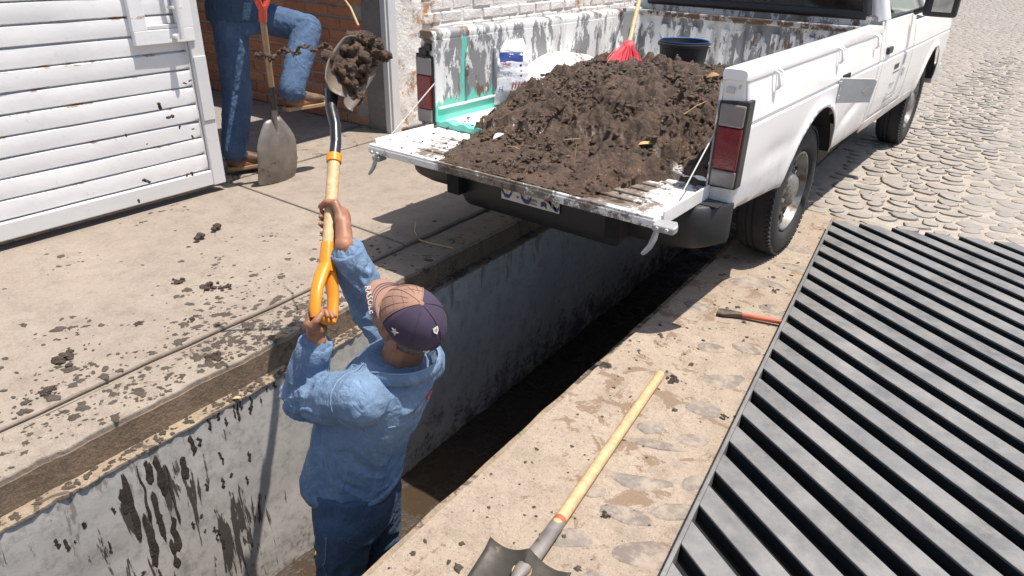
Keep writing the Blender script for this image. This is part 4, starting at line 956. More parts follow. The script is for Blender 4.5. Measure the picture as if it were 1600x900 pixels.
# flat chisel by the grate
ca, cb = Vector((-.887, 2.649, .014)), Vector((-.60, 2.728, .02)); cd = (cb - ca).normalized(); Mc = frame_mat(ca, cd, Vector((-cd.y, cd.x, 0)))
ch = thing_m('chisel', 'flat cold chisel with faded red shaft lying beside the grate', 'chisel', Mc)
MB().rings([[(x, -w, -h), (x, w, -h), (x, w, h), (x, -w, h)] for x, w, h in ((0, .026, .002), (.03, .027, .005), (.06, .018, .008), (.10, .010, .009))]).build('blade', 'shoveldirty', ch, bevel=.001)
MB().tube([(.085, 0, 0), (.10, 0, 0), (.34, 0, 0), (.345, 0, 0)], [.006, .0105, .0105, .008], 8).build('shaft', 'chisel', ch, smooth=60)

# ================================================================== load in the truck bed
def heap_h(x, y):
    """height of the mud above the bed floor, truck-local"""
    def dl(ax, ay, bx, by):
        d = Vector((bx - ax, by - ay)).normalized(); return (x - ax) * d.y - (y - ay) * d.x
    d1 = dl(-.28, -1.40, -.72, -.44)                   # left boundary
    d2 = dl(.62, -.62, .42, -1.40) if x > .1 else 9     # right rear boundary
    d1 += .06 * noise.noise(Vector((x * 4, y * 4, 1))) + .03 * noise.noise(Vector((x * 17, y * 17, 1))); d2 += .04 * noise.noise(Vector((x * 17, y * 17, 3))) + .05 * noise.noise(Vector((x * 5, y * 5, 7)))
    d3 = y + 1.43; d4 = .62 - y
    if y < -1.0: d2 = d2
    else: d2 = max(d2, 0) + (y + 1.0) * .35 if x > .1 else 9
    d = min(d1, d2, d3, d4)
    if d <= 0: return -.02
    h = .30 * (1 - math.exp(-d1 / .30)) * (1 - math.exp(-max(0, d4) / .35))
    rise = 1 / (1 + math.exp(-(y + .88) * 7.5))
    h = h * rise + .03 * min(1, d / .12) * (1 - rise)
    return min(h, .02 + d * 1.0)
mb = MB(); nx, ny = 260, 390
for i in range(nx + 1):
    for j in range(ny + 1):
        x, y = -.692 + 1.384 * i / nx, -1.428 + 2.1 * j / ny
        h = heap_h(x, y); base = .622 if y > -.99 else .588
        amp = min(1, max(0, h) / .12)
        r1 = noise.ridged_multi_fractal(Vector((x * 5.5, y * 5.5, .3)), .9, 2.1, 5, .9, 2.) - 1.1
        wp = Vector((x * 10 + 1.1 * noise.noise(Vector((x * 7, y * 7, 3))), y * 10 + 1.1 * noise.noise(Vector((x * 7, y * 7, 8))), .5))
        v1, v2 = noise.voronoi(wp)[0][:2]; rough_ = max(.3, min(1, .72 + 1.3 * noise.noise(Vector((x * 2.6, y * 2.6, 11)))))
        z = base + h * 1.02 - .012 * amp + amp * (.046 * r1 * (.35 + .65 * rough_) + .040 * fnoise((x, y, 2), 5) + (.03 + .05 * rough_) * (min(.4, v2 - v1) - .18) + .018 * (1 - 2 * abs(noise.noise(Vector((x * 22, y * 22, 4))))) * rough_) + ((.004 + .010 * amp * rough_) * (1 - abs(noise.noise(Vector((x * 34, y * 34, 1)))) * 2) + .004 * amp * noise.noise(Vector((x * 70, y * 70, 5))) if h > 0 else 0)
        mb.v.append(Vector((x, y, max(z, base - .03) if h > 0 else base - .03)))
for i in range(nx):
    for j in range(ny): a = i * (ny + 1) + j; mb.f.append((a, a + 1, a + ny + 2, a + ny + 1))
hp = thing('mud_heap', 'big heap of dark brown mud filling the pickup bed', 'mud', (TX, TY, .60))
hm = mb.v; mb.v = [p - Vector((0, 0, .60)) for p in mb.v]; mb.build('heap', 'mudheap', hp, smooth=180)
rg = random.Random(12); cl_ = MB()
for k in range(3600):
    x, y = rg.uniform(-.68, .68), rg.uniform(-1.42, .5); h = heap_h(x, y)
    if h < .004: continue
    base = .622 if y > -.99 else .588
    lump(cl_, (x, y, base + h - .60 + rg.uniform(-.006, .012) * min(1, h / .1)), rg.choice((.003, .004, .005, .006, .008, .010, .014)) * rg.uniform(.7, 1.3), k, rg.uniform(.5, .9), 1, .8)
cl_.build('clods', 'mudheap', hp, smooth=35)['kind'] = 'stuff'
def on_heap(x, y): return (TX + x, TY + y, (.622 if y > -.99 else .588) + max(0, heap_h(x, y)))
# crumbs scattered over tailgate and floor
cr = MB()
for k in range(420):
    x, y = rg.uniform(-.68, .69), rg.uniform(-1.43, -.5)
    if heap_h(x, y) > 0 or (x > .55 and y > -.95) or rg.random() < .55 or max(heap_h(x + .07, y), heap_h(x - .07, y + .03), heap_h(x + .05, y + .08)) < 0 and rg.random() < .6: continue
    z = .594 if y < -.99 else .624
    lump(cr, (TX + x, TY + y, z), rg.uniform(.003, .011), k, .5, 1, .5)
o = cr.build('mud_crumbs', 'mudheap', smooth=180); o['kind'] = 'stuff'; o['label'] = 'crumbs of mud scattered on the tailgate'
# leaves and straw in the heap
def leaf(name, label, c, l, w, nrm, dr, grp=None, mat='leaf', fold=.25):
    mb = MB(); n = 8; M = frame_mat(c, dr, Vector(nrm).cross(Vector(dr)))
    for i in range(n + 1):
        t_ = i / n; ww = w * math.sin(math.pi * min(1, t_ * .96 + .02)) ** .8; x = (t_ - .5) * l
        for u in (-1, 0, 1): mb.v.append(M @ Vector((x, u * ww, abs(u) * ww * fold + .10 * l * math.sin(t_ * 3))))
    for i in range(n):
        for u in range(2): a = i * 3 + u; mb.f.append((a, a + 1, a + 4, a + 3))
    return tag(mb.build(name, mat, smooth=60, solid=.0015), label, 'leaf', grp)
p = on_heap(.45, -.48); leaf('dry_leaf', 'curled tan dry leaf near the top of the mud heap', (p[0], p[1], p[2] + .012), .06, .018, (.3, -.3, 1), (1, .3, .3))
p = on_heap(-.22, -1.12); leaf('pale_leaf', 'pale cream leaf lying on mud above the tailgate left side', (p[0], p[1], p[2] + .012), .06, .016, (0, -.5, 1), (.3, 1, .3), mat='platew')
p = on_heap(.42, -1.0); leaf('yellow_leaf', 'small yellow leaf at the right foot of the mud heap', (p[0], p[1], p[2] + .012), .07, .012, (0, -.3, 1), (1, .4, .2), mat='straw')
for k, (x, y, dx, dy, dz, l) in enumerate(((-.42, -.98, .5, -.6, .1, .16), (.25, -1.24, 0, .1, 1, .1), (.1, -1.05, 1, .2, .1, .12), (.5, -.8, .6, .6, .5, .1), (-.1, -1.2, .9, -.3, .1, .1))):
    p = Vector(on_heap(x, y)) + Vector((0, 0, .008)); d = Vector((dx, dy, dz)).normalized() * l
    tag(MB().tube([p - d * .2, p + d * .4 + Vector((0, 0, .006)), p + d * .8], [.0022, .002, .0014], 6).build('straw', 'straw'), ('straw stalk at the left foot of the mud heap', 'straw stalk standing upright at the tailgate edge', 'straw stalk lying across the middle of the muddy tailgate', 'straw stalk in the mud beside the right tail lamp', 'short straw stalk left of the upright straw')[k], 'straw', 'straw stalks in the mud')
# printed plastic sack leaning on the left side of the bed
Mk = frame_mat((-2.315, 3.02, .625), (.62, .78, 0), (-.12, .10, 1))
sk = thing_m('plastic_sack', 'white printed plastic sack with blue band leaning on the bed side', 'sack', Mk)
mb = MB(); n, m = 18, 22
for j in range(m + 1):
    v = j / m; ring = []
    for i in range(n):
        a = 2 * math.pi * i / n; w = .105 * (1 - .25 * max(0, v - .8) / .2 * (1 if math.cos(a) > 0 else .2)); d = .042 * (math.sin(math.pi * min(1, v * .93 + .05)) ** .6) + .002
        x, z = w * math.copysign(abs(math.cos(a)) ** .7, math.cos(a)), d * math.copysign(abs(math.sin(a)) ** .8, math.sin(a))
        ring.append((x + .006 * fnoise((x, v, z), 12), .32 * v + .012 * math.cos(a) * v, z + .010 * fnoise((x * 2, v * 3, 5), 4) + .004 * fnoise((x, v, 9), 30)))
    mb.v += [Vector(q) for q in ring]
for j in range(m):
    for i in range(n): mb.f.append((j * n + i, j * n + (i + 1) % n, (j + 1) * n + (i + 1) % n, (j + 1) * n + i))
mb.f += [tuple(reversed(range(n))), tuple(m * n + i for i in range(n))]
body = mb.build('sack_body', 'bag', sk, smooth=180)
bv = BVHTree.FromPolygons([v.co for v in body.data.vertices], [p.vertices for p in body.data.polygons])
def stick(pts, nm, mt, n=10):
    """print patch that hugs the sack front: quad strip between two poly-lines"""
    mb = MB()
    for (x0, y0, x1, y1) in pts:
        for q in range(n + 1):
            x, y = x0 + (x1 - x0) * q / n, y0 + (y1 - y0) * q / n; h = bv.ray_cast(Vector((x, y, .3)), Vector((0, 0, -1)))
            mb.v.append(Vector((x, y, (h[0].z if h[0] else .03) + .0012)))
    for k in range(len(pts) - 1):
        for q in range(n): a = k * (n + 1) + q; mb.f.append((a, a + 1, a + n + 2, a + n + 1))
    return mb.build(nm, mt, sk, smooth=180)
stick([(-.055, .215, .07, .215), (-.055, .235, .07, .24), (-.055, .262, .07, .262)], 'blue_band', 'blueprint')
for k in range(5): stick([(-.005 + k * .016, .06, .005 + k * .016, .06), (.005 + k * .016, .09, .012 + k * .016, .09), (.012 + k * .016, .115, .016 + k * .016, .115)], 'red_stripe', 'redprint', 3)
stick([(.05, .19, .062, .19), (.05, .202, .062, .202)], 'blue_mark', 'blueprint', 3); stick([(.052, .165, .062, .165), (.052, .175, .062, .175)], 'red_mark', 'redprint', 3); stick([(.05, .14, .06, .14), (.05, .15, .06, .15)], 'blue_mark', 'blueprint', 3)
for x0, y0, tx_, sz, mt in ((-.02, .200, 'MIC', .026, 'redprint'), (-.005, .165, 'III II', .012, 'ink'), (-.005, .145, 'II III', .012, 'ink'), (-.055, .075, 'H', .035, 'blueprint')):
    me = text_mesh(tx_, sz, .0004); h = bv.ray_cast(Vector((x0, y0, .3)), Vector((0, 0, -1))); me.transform(Matrix.Translation((x0, y0, (h[0].z if h[0] else .04) + .004))); place('lettering', me, mt, sk)
# bucket
bk_ = thing('bucket', 'black plastic bucket with blue rim standing behind the mud heap', 'bucket', (-1.80, 4.00, .622))
MB().lathe((0, 0, 0), [(.0, .0), (.105, .0), (.108, .01), (.142, .275), (.142, .29), (.136, .29), (.134, .275), (.100, .012), (.0, .012)], 40).build('shell', 'bucket', bk_, smooth=40)
MB().lathe((0, 0, 0), [(.1425, .262), (.150, .264), (.150, .280), (.1425, .282)], 40).build('outer_rim', 'bucket', bk_, smooth=40)
MB().lathe((0, 0, 0), [(.1365, .2905), (.1405, .293), (.1415, .2905)], 40).build('blue_edge', 'bluerim', bk_, smooth=60)
MB().tube([(.15 * math.cos(R(a)), .15 * math.sin(R(a)) , .272 - .05 * math.sin(R(a)) ** 2) for a in range(0, 181, 10)], .0025, 6).build('bail', 'greymetal', bk_, smooth=60)
# broom
br_ = thing('broom', 'red bristled broom with wooden handle stuck in the mud heap', 'broom', (-1.86, 3.46, .80))
b0_, b1_ = Vector((-1.865, 3.475, .845)), Vector((-1.905, 3.57, .935)); hd_ = (Vector((-2.13, 4.19, 1.1)) - Vector((-1.90, 3.5, .88))).normalized()
hd_ = Vector((-.24, .60, .42)).normalized(); b1_ = Vector((-1.89, 3.50, .92)); b0_ = b1_ - hd_ * .15; sd = Vector((.8, .5, 0)); sd = (sd - hd_ * sd.dot(hd_)).normalized(); nn = hd_.cross(sd)
fb = MB()
for k in range(170):
    u, w_ = rg.uniform(-1, 1), rg.uniform(-1, 1)
    p0 = b1_ + sd * u * .022 + nn * w_ * .012; p2 = b0_ + sd * u * .095 + nn * w_ * .022 + hd_ * rg.uniform(-.02, .01)
    fb.tube([p0, p0.lerp(p2, .5) + sd * u * .012, p2], .0022, 4)
o = fb.build('bristles', 'broom', br_, True); o['kind'] = 'stuff'
for q in (.25, .5): MB().tube([b1_.lerp(b0_, q) + sd * x * (.025 + .06 * q) + nn * .016 for x in (-1, -.5, 0, .5, 1)], .0025, 6).build('binding', 'redtag', br_, True)
MB().ell(b1_ + hd_ * .005, (sd, nn, hd_), (.034, .02, .035)).build('broom_cap', 'broom', br_, True, smooth=60)
MB().tube([b1_, b1_ + hd_ * .5, b1_ + hd_ * 1.15], .0125, 12).build('handle', 'wood', br_, True, smooth=60)

# ================================================================== mud on the ground
rg = random.Random(21)
def splat(mb, x, y, z, r, seed, h=.25):
    n = 14; da = 2 * math.pi / n; pr = [r * max(.35, 1 + .75 * noise.noise(Vector((math.cos(q * da) * 1.9 + seed * 7.3, math.sin(q * da) * 1.9, seed * .37))) + .5 * noise.noise(Vector((math.cos(q * da) * 5 + seed, math.sin(q * da) * 5, seed * 1.3)))) for q in range(n)]; e = rg.uniform(.5, 1); an = rg.uniform(0, 3)
    def pt(q, k): a = q * da; u, v = math.cos(a) * pr[q] * k, math.sin(a) * pr[q] * k * e; return (x + u * math.cos(an) - v * math.sin(an), y + u * math.sin(an) + v * math.cos(an))
    k0 = len(mb.v); hh = min(r * h * .7, .007)
    for k, zz in ((1, 0), (.75, hh * .7), (.35, hh)): mb.v += [Vector((*pt(q, k), z + zz)) for q in range(n)]
    mb.v.append(Vector((x, y, z + hh)))
    for a in range(2):
        for q in range(n): mb.f.append((k0 + a * n + q, k0 + a * n + (q + 1) % n, k0 + (a + 1) * n + (q + 1) % n, k0 + (a + 1) * n + q))
    for q in range(n): mb.f.append((k0 + 2 * n + q, k0 + 2 * n + (q + 1) % n, k0 + 3 * n))
sp = MB()
ctr = [(rg.gauss(1.1, .45), abs(rg.gauss(.06, .22)) if q % 3 else abs(rg.gauss(0, .5))) for q in range(75)]
for k in range(1500):
    cy_, cd_ = rg.choice(ctr); y = cy_ + rg.gauss(0, .07 if k % 4 else .4); d = abs(cd_ + rg.gauss(0, .06 if k % 4 else .25)); x0 = -2.01 - d
    if x0 < -3.55 or y < -.5 or y > 3.4: continue
    z = .0485 if x0 > -2.205 else .0665
    if -2.23 < x0 < -2.2: continue
    splat(sp, xt(x0, y), y, z, abs(rg.gauss(0, .0055)) + .0015 + (.014 if rg.random() < .035 else 0), k)
for k in range(260):
    y = rg.uniform(-.3, 2.6); splat(sp, xt(rg.uniform(-1.99, -1.95), y), y, -.062, rg.uniform(.003, .014), k)
for k in range(330):
    y = rg.uniform(.2, 4.0); x = rg.gauss(-.86, .16)
    if x < xt(-.96, y): continue
    splat(sp, x, y, .0005, abs(rg.gauss(0, .004)) + .002, k, .8)
o = sp.build('mud_splashes', 'mudsplat', smooth=180); o['kind'] = 'stuff'; o['label'] = 'small splashes of mud on sidewalk, kerb and ground'
# runs of mud down the trench wall
dr = MB()
def run(y, z, l, w, seed):
    n = 7; L_, Rr, C = [], [], []
    for q in range(17):
        t_ = q / 16; zz = z - l * t_; ww = w * math.sqrt(max(0, 1 - abs(2 * t_ - 1) ** 5)) * (.55 + .45 * t_ + .45 * noise.noise(Vector((t_ * 4, seed * 1.7, 1)))) + .0006; yy = y + .009 * noise.noise(Vector((t_ * 3 * (1 + l), seed, 4)))
        x = xt(-1.945, yy) + .007 * (fnoise((yy, zz, 2.), 2.6) + .4 * fnoise((yy, zz, 5.), 11))
        k0 = len(dr.v); dr.v += [Vector((x + .0005, yy - ww, zz)), Vector((x + .0018, yy - ww * .5, zz)), Vector((x + .0018, yy + ww * .5, zz)), Vector((x + .0005, yy + ww, zz))]
        if q: dr.f += [(k0 - 4 + i, k0 - 3 + i, k0 + 1 + i, k0 + i) for i in range(3)]
for k in range(16): y = rg.choice((rg.gauss(.83, .05), rg.gauss(.62, .035), rg.gauss(.72, .03))); run(y, rg.uniform(-.14, -.45) if k % 3 else -.1, rg.uniform(.05, .30), rg.uniform(.005, .015), k)
for k in range(34): run(rg.uniform(.3, 1.15), rg.uniform(-.1, -.6), rg.uniform(.012, .06), rg.uniform(.003, .008), k + 50)
for k in range(12): run(rg.uniform(.9, 1.5), -.075, rg.uniform(.02, .09), rg.uniform(.003, .008), k + 90)
o = dr.build('mud_runs', 'mudrun', smooth=180); o['kind'] = 'stuff'; o['label'] = 'dark runs of mud down the grey trench wall'
# larger lumps
SWL = ['biggest, darkest lump of mud on the sidewalk, left of the orange grip', 'mud lump touching the right side of the biggest dark lump', 'mud lump just left of the biggest dark lump on the sidewalk', 'wide flat mud lump alone near the left edge of the sidewalk', 'small mud lump between the wide flat lump and the dark lump', 'mud lump on the sidewalk just before the kerb joint', 'mud lump on the kerb strip above the grey trench wall', 'leftmost mud lump close to the kerb joint']
RTL = ['mud lump at the upper end of the wooden shovel handle', 'small mud lump near the left edge of the grate', 'small mud lump midway between trench edge and wooden handle', 'bigger dark lump near the rear wheel, above the chisel', 'smaller dark lump near the rear wheel, above the chisel', 'small mud lump right of the lower wooden handle']
for k, (x, y, r) in enumerate(((-2.63, 1.35, .033), (-2.57, 1.40, .022), (-2.77, 1.30, .028), (-2.49, .73, .035), (-2.54, 1.01, .015), (-2.42, 1.15, .02), (-2.12, 1.07, .03), (-2.33, .6, .022))):
    z = .0485 if x > xt(-2.21, y) else .0665
    cm = MB()
    for q in range(16): lump(cm, (x + rg.gauss(0, r * .5), y + rg.gauss(0, r * .5), z + r * .12 * abs(rg.gauss(0, 1))), r * rg.uniform(.2, .5), k * 20 + q, .6, 1, .8)
    tag(cm.build('mud_clod', 'mud', smooth=60), SWL[k], 'mud clod', 'mud clods on the sidewalk')
for k, (x, y, r) in enumerate(((-.805, 2.06, .024), (-.58, 1.97, .013), (-.84, 1.81, .01), (-.79, 3.05, .018), (-.765, 3.02, .014), (-.66, 1.33, .012))):
    cm = MB()
    for q in range(10): lump(cm, (x + rg.gauss(0, r * .5), y + rg.gauss(0, r * .5), r * .12), r * rg.uniform(.2, .5), k * 20 + q, .6, 1, .8)
    tag(cm.build('mud_clod', 'mud', smooth=60), RTL[k], 'mud clod', 'mud lumps right of the trench')
AIR = ['biggest mid-air mud clod before the gate, right of its middle', 'mid-air mud clod just below right of the biggest one', 'left one of two tiny mid-air clods below the gate hatch', 'right one of two tiny mid-air clods beside the gate stile', 'mid-air mud clod farthest left, halfway down the gate', 'lower mid-air clod next to the gate stile, halfway down', 'mid-air clod on the lower gate slats left of the stile pair', 'big mid-air mud clod low before the bottom gate slats', 'left one of the low pair of mid-air clods near the gate corner', 'right one of the low pair of mid-air clods near the gate corner', 'lowest mid-air clod, before the bottom rail of the gate', 'tiniest mid-air speck of mud before the middle gate slats', 'upper mid-air clod next to the gate stile, halfway down']
for k, (y, z, r) in enumerate(((1.73, .64, .02), (1.77, .58, .015), (1.88, .73, .010), (1.91, .74, .008), (1.54, .53, .009), (1.87, .46, .009), (1.81, .52, .009), (1.59, .29, .019), (1.8, .27, .009), (1.83, .27, .01), (1.53, .2, .01), (1.63, .47, .005), (1.88, .50, .008))):
    cm = MB(); dv = Vector((rg.gauss(0, .3), rg.gauss(0, 1), rg.gauss(0, 1))).normalized()
    for q in range(5): lump(cm, Vector((-3.5, y, z)) + dv * (q - 2) * r * .4, r * rg.uniform(.4, .75), k * 9 + q, .8, 1, .7)
    tag(cm.build('mud_clod', 'mud', smooth=60), AIR[k], 'mud clod', 'mud clods in mid air')
for k, (x, y) in enumerate(((-3.13, 1.62), (-3.18, 1.74))):
    cl2 = MB(); lump(cl2, (x, y, .085), .022, k + 80, .6); lump(cl2, (x + .02, y - .03, .085), .016, k + 82, .6); tag(cl2.build('mud_clod', 'mud', smooth=180), ('crumbled mud clod below the gate, the left one', 'crumbled mud clod below the gate, the one nearer the gate corner')[k], 'mud clod', 'mud clods below the gate')
leaf('dry_leaf', 'dry brown leaf on the kerb edge above the trench', (-2.06, 1.30, .056), .05, .012, (0, 0, 1), (.3, 1, 0)); leaf('dry_leaf', 'small pale dry leaf on the ledge beside the lifting man', (-1.99, 1.05, -.055), .03, .008, (0, 0, 1), (.6, .8, 0), mat='straw')
leaf('dry_leaf', 'orange dry leaf on the trench bottom left of the man', (xt(-1.88, 1.27), 1.27, -.95), .06, .02, (.3, 0, 1), (.3, 1, 0))
tag(MB().tube([(-2.43, 2.4, .10), (-2.40, 2.36, .07), (-2.33, 2.32, .056), (-2.25, 2.33, .054), (-2.14, 2.36, .052)], .004, 6).build('bent_wire', 'straw', smooth=60), 'bent piece of tan wire lying on the kerb behind the bumper', 'wire')

# ================================================================== people
UP = Vector((0, 0, 1))
def seg_near(p, a, b):
    d = b - a; t_ = max(0, min(1, (p - a).dot(d) / d.length_squared)); return t_, (p - (a + d * t_)).length
def grip_hand(mb, wrist, c, axis, r, sgn, thumb_dir):
    """hand closed round a bar: c on the bar axis, fingers curl sgn-wise; thumb_dir: +1/-1 along the axis"""
    wrist, c = Vector(wrist), Vector(c); axis = Vector(axis).normalized()
    e1 = wrist - c; e1 = (e1 - axis * e1.dot(axis)).normalized(); e2 = axis.cross(e1) * sgn
    pol = lambda deg, rad, off: c + (e1 * math.cos(R(deg)) + e2 * math.sin(R(deg))) * rad + axis * off
    pal = pol(12, r + .022, 0)
    mb.ell(pal, (axis, e2, e1), (.040, .030, .019)); mb.caps(wrist, pal, .026, .022)
    for k in range(4):
        off = (1.5 - k) * .0212 * thumb_dir; ln = (0.0, 14, 8, -14)[k]; rr = (.0079, .0083, .0081, .0073)[k]
        P = [pol(18, r + .016, off * .9), pol(58, r + .013, off), pol(112 + ln * .4, r + .0095, off), pol(168 + ln, r + .009, off), pol(205 + ln * 1.4, r + .009, off)]
        for a, b, q in zip(P, P[1:], (1.12, 1.0, .95, .88)): mb.caps(a, b, rr * q, rr * q * .95, 10)
    th = [wrist.lerp(pal, .55) + axis * .018 * thumb_dir, pol(-30, r + .018, .040 * thumb_dir), pol(-75, r + .012, .046 * thumb_dir), pol(-125, r + .010, .040 * thumb_dir)]
    for a, b, q in zip(th, th[1:], (.0145, .0115, .0105)): mb.caps(a, b, q, q * .92, 10)
def human(J, F, HF, HU, grips, vox=.0034):
    """one continuous body surface"""
    mb = MB(); L = UP.cross(F); H = Vector(J['head']); HL = HU.cross(HF)
    V = {k: Vector(v) for k, v in J.items()}
    sp = (V['neck'] - V['pelvis']).normalized(); tor = (F - sp * F.dot(sp)).normalized(); side = sp.cross(tor)
    ch = V['pelvis'].lerp(V['neck'], .66)
    mb.ell(V['pelvis'], (side, tor, sp), (.115, .085, .11)); mb.ell(ch, (side, tor, sp), (.125, .09, .18)); mb.ell(V['pelvis'].lerp(V['neck'], .33), (side, tor, sp), (.11, .085, .15))
    mb.caps(V['ls'].lerp(V['rs'], .1), V['rs'].lerp(V['ls'], .1), .045, .045); mb.caps(V['neck'] - sp * .04, H - HU * .06 - HF * .015, .062, .056)
    A = (HF, HL, HU)
    mb.ell(H + HU * .012, A, (.087, .069, .090), 20, 14); mb.ell(H + HF * .028 - HU * .062, A, (.062, .056, .056), 16, 10); mb.ell(H + HF * .055 - HU * .098, A, (.024, .026, .018))
    mb.caps(H + HF * .094 + HU * .005, H + HF * .112 - HU * .035, .009, .014, 10); mb.ell(H + HF * .083 + HU * .022, A, (.016, .05, .012)); mb.ell(H + HF * .086 - HU * .068, A, (.012, .024, .010))
    for s in (1, -1):
        E = H + HL * .071 * s - HU * .016 - HF * .008
        mb.ell(E, (HF * .9 - HL * s * .3, HL * s + HF * .2, HU), (.020, .008, .033), 12, 8); mb.ell(E - HU * .026, A, (.008, .006, .01)); mb.ell(H + HF * .06 + HL * .04 * s - HU * .025, A, (.03, .025, .022))
        mb.ell(H + HF * .078 + HL * .034 * s + HU * .006, A, (.012, .016, .012))
    for s in ('l', 'r'):
        mb.caps(V[s + 's'].lerp(V['neck'], .12), V[s + 'e'], .048, .042); mb.caps(V[s + 'e'], V[s + 'w'], .043, .029)
        mb.caps(V[s + 'hip'], V[s + 'k'], .080, .056); mb.caps(V[s + 'k'], V[s + 'a'], .054, .040); mb.caps(V[s + 'a'] - UP * .02, V[s + 'toe'], .042, .034)
    for g in grips: grip_hand(mb, *g)
    return remeshed(mb, vox, 3, .5), L
def ears_eyes(root_, body, H, HF, HU):
    HL = HU.cross(HF)
    for s in (1, -1):
        MB().ell(H + HF * .082 + HL * .033 * s + HU * .006, (HF, HL, HU), (.0125, .0125, .0125)).build('eye', 'white', root_, True, smooth=180)
        MB().ell(H + HF * .0925 + HL * .033 * s + HU * .006, (HF, HL, HU), (.003, .0055, .0055)).build('iris', 'ink', root_, True, smooth=180)
def torso_loft(mb, rings, F):
    """rings: centre, half depth (along F), half width"""
    rs = []; n = 28
    for c, d, w, tilt in rings:
        L = UP.cross(F); f = (F + UP * tilt).normalized(); c = Vector(c)
        rs.append([c + f * d * math.copysign(abs(math.cos(a)) ** .85, math.cos(a)) + L * w * math.copysign(abs(math.sin(a)) ** .85, math.sin(a)) for a in [2 * math.pi * q / n for q in range(n)]])
    return mb.rings(rs)
def folds(limbs, amp_t, amp_l, seed, bend=()):
    def fn(p, n):
        best = min(((seg_near(p, a, b), a, b) for a, b in limbs), key=lambda q: q[0][1]); (t_, dist), a, b = best
        d = (b - a); m = t_ * d.length; ax = d.normalized(); u = (p - a) - ax * (p - a).dot(ax); u = u.normalized() if u.length > 1e-6 else u
        q = Vector((m * 17 + 2.2 * u.x, u.y * 1.3 + seed, u.z * 1.3 + m * 5)); near = sum(math.exp(-((p - Vector(e)).length / .10) ** 2) for e in bend)
        q = q + Vector((0, 0, 0)); r1 = 1 - abs(noise.noise(q)) * 2.6; r2 = 1 - abs(noise.noise(q * 2.1 + Vector((5, 1, 2)))) * 2
        al = amp_l if dist < .13 else amp_t
        al *= min(1, max(.25, (m - .02) / .10)) if d.length < .4 else 1
        return al * (1 + 1.1 * near) * (r1 * .85 + r2 * .16 - .3) + .0015 * noise.noise(p * 45)
    return fn
def seam(bv, pts, r, nm, mt, parent, lift=.0004, n=14):
    P = []
    for a, b in zip(pts, pts[1:]):
        for q in range(n): P.append(Vector(a).lerp(Vector(b), q / n))
    P.append(Vector(pts[-1])); out = []
    for p in P:
        h = bv.find_nearest(p)
        if h[0]: out.append(h[0] + h[1] * lift)
    return MB().tube(out, r, 6).build(nm, mt, parent, True, smooth=180)
def bvh(me): return BVHTree.FromPolygons([v.co.copy() for v in me.vertices], [tuple(p.vertices) for p in me.polygons])
def boot(mb_u, mb_s, ank, toe, up=UP):
    d = (toe - ank); d = (d - up * d.dot(up)).normalized(); s = up.cross(d)
    base = ank - up * .062
    rs = []
    for x, w, h0, h1 in ((-.055, .030, .012, .06), (-.03, .036, .0, .11), (.03, .038, .0, .11), (.075, .042, .0, .085), (.13, .046, .0, .062), (.175, .044, .0, .05), (.205, .034, .006, .038), (.215, .018, .012, .028)):
        c = base + d * x; rs.append([c + s * w * math.cos(a) + up * (h0 + .022 + (h1 - h0) * (.5 + .5 * math.sin(a))) for a in [2 * math.pi * q / 14 for q in range(14)]])
    mb_u.rings(rs); mb_u.caps(ank - up * .01, ank + up * .06, .047, .040)
    so = []
    for x, w in ((-.062, .022), (-.05, .036), (.0, .040), (.06, .042), (.13, .046), (.18, .045), (.212, .032), (.225, .012)): so.append((x, w))
    poly = [base + d * x + s * w for x, w in so] + [base + d * x - s * w for x, w in reversed(so)]
    mb_s.prism(poly, up * .022)

# ---------------------------------------------------------------- the man in the trench
F1 = Vector((-.955, -.29, 0)).normalized(); L1 = UP.cross(F1)
HU1 = Vector((.58, -.23, .78)).normalized(); HF1 = Vector((-.94, .02, .0)); HF1 = (HF1 - HU1 * HF1.dot(HU1)).normalized(); HL1 = HU1.cross(HF1)
J1 = dict(pelvis=(-1.405, 1.075, -.17), neck=(-1.245, 1.145, .35), head=(-1.204, 1.152, .487), ls=(-1.235, .972, .315), rs=(-1.270, 1.262, .30), le=(-1.505, .992, .205), lw=(-1.435, 1.015, .41),
          re=(-1.455, 1.235, .42), rw=(-1.458, 1.160, .640), lhip=(-1.385, 1.005, -.2), rhip=(-1.41, 1.145, -.2), lk=(-1.445, 1.0, -.56), rk=(-1.45, 1.175, -.56), la=(-1.47, 1.0, -.88), ra=(-1.45, 1.21, -.88), ltoe=(-1.61, .96, -.92), rtoe=(-1.59, 1.20, -.92))
p1 = thing('person', 'man in light blue denim jacket and cap lifting a shovel of mud from the trench', 'person', (-1.41, 1.1, -.955))
ax1 = (gripP - sP).normalized(); barc = gripP - ax1 * .004
hr_c = gripP + (sP - gripP) * .60
me, _ = human(J1, F1, HF1, HU1, [((J1['lw'][0], J1['lw'][1], J1['lw'][2]), barc, side, .0125, 1, -1), (J1['rw'], hr_c, ax1, .018, -1, -1)])
body1 = place('body', shift(me, p1), 'skin', p1, smooth=180)
ears_eyes(p1, body1, Vector(J1['head']), HF1, HU1)
V1 = {k: Vector(v) for k, v in J1.items()}
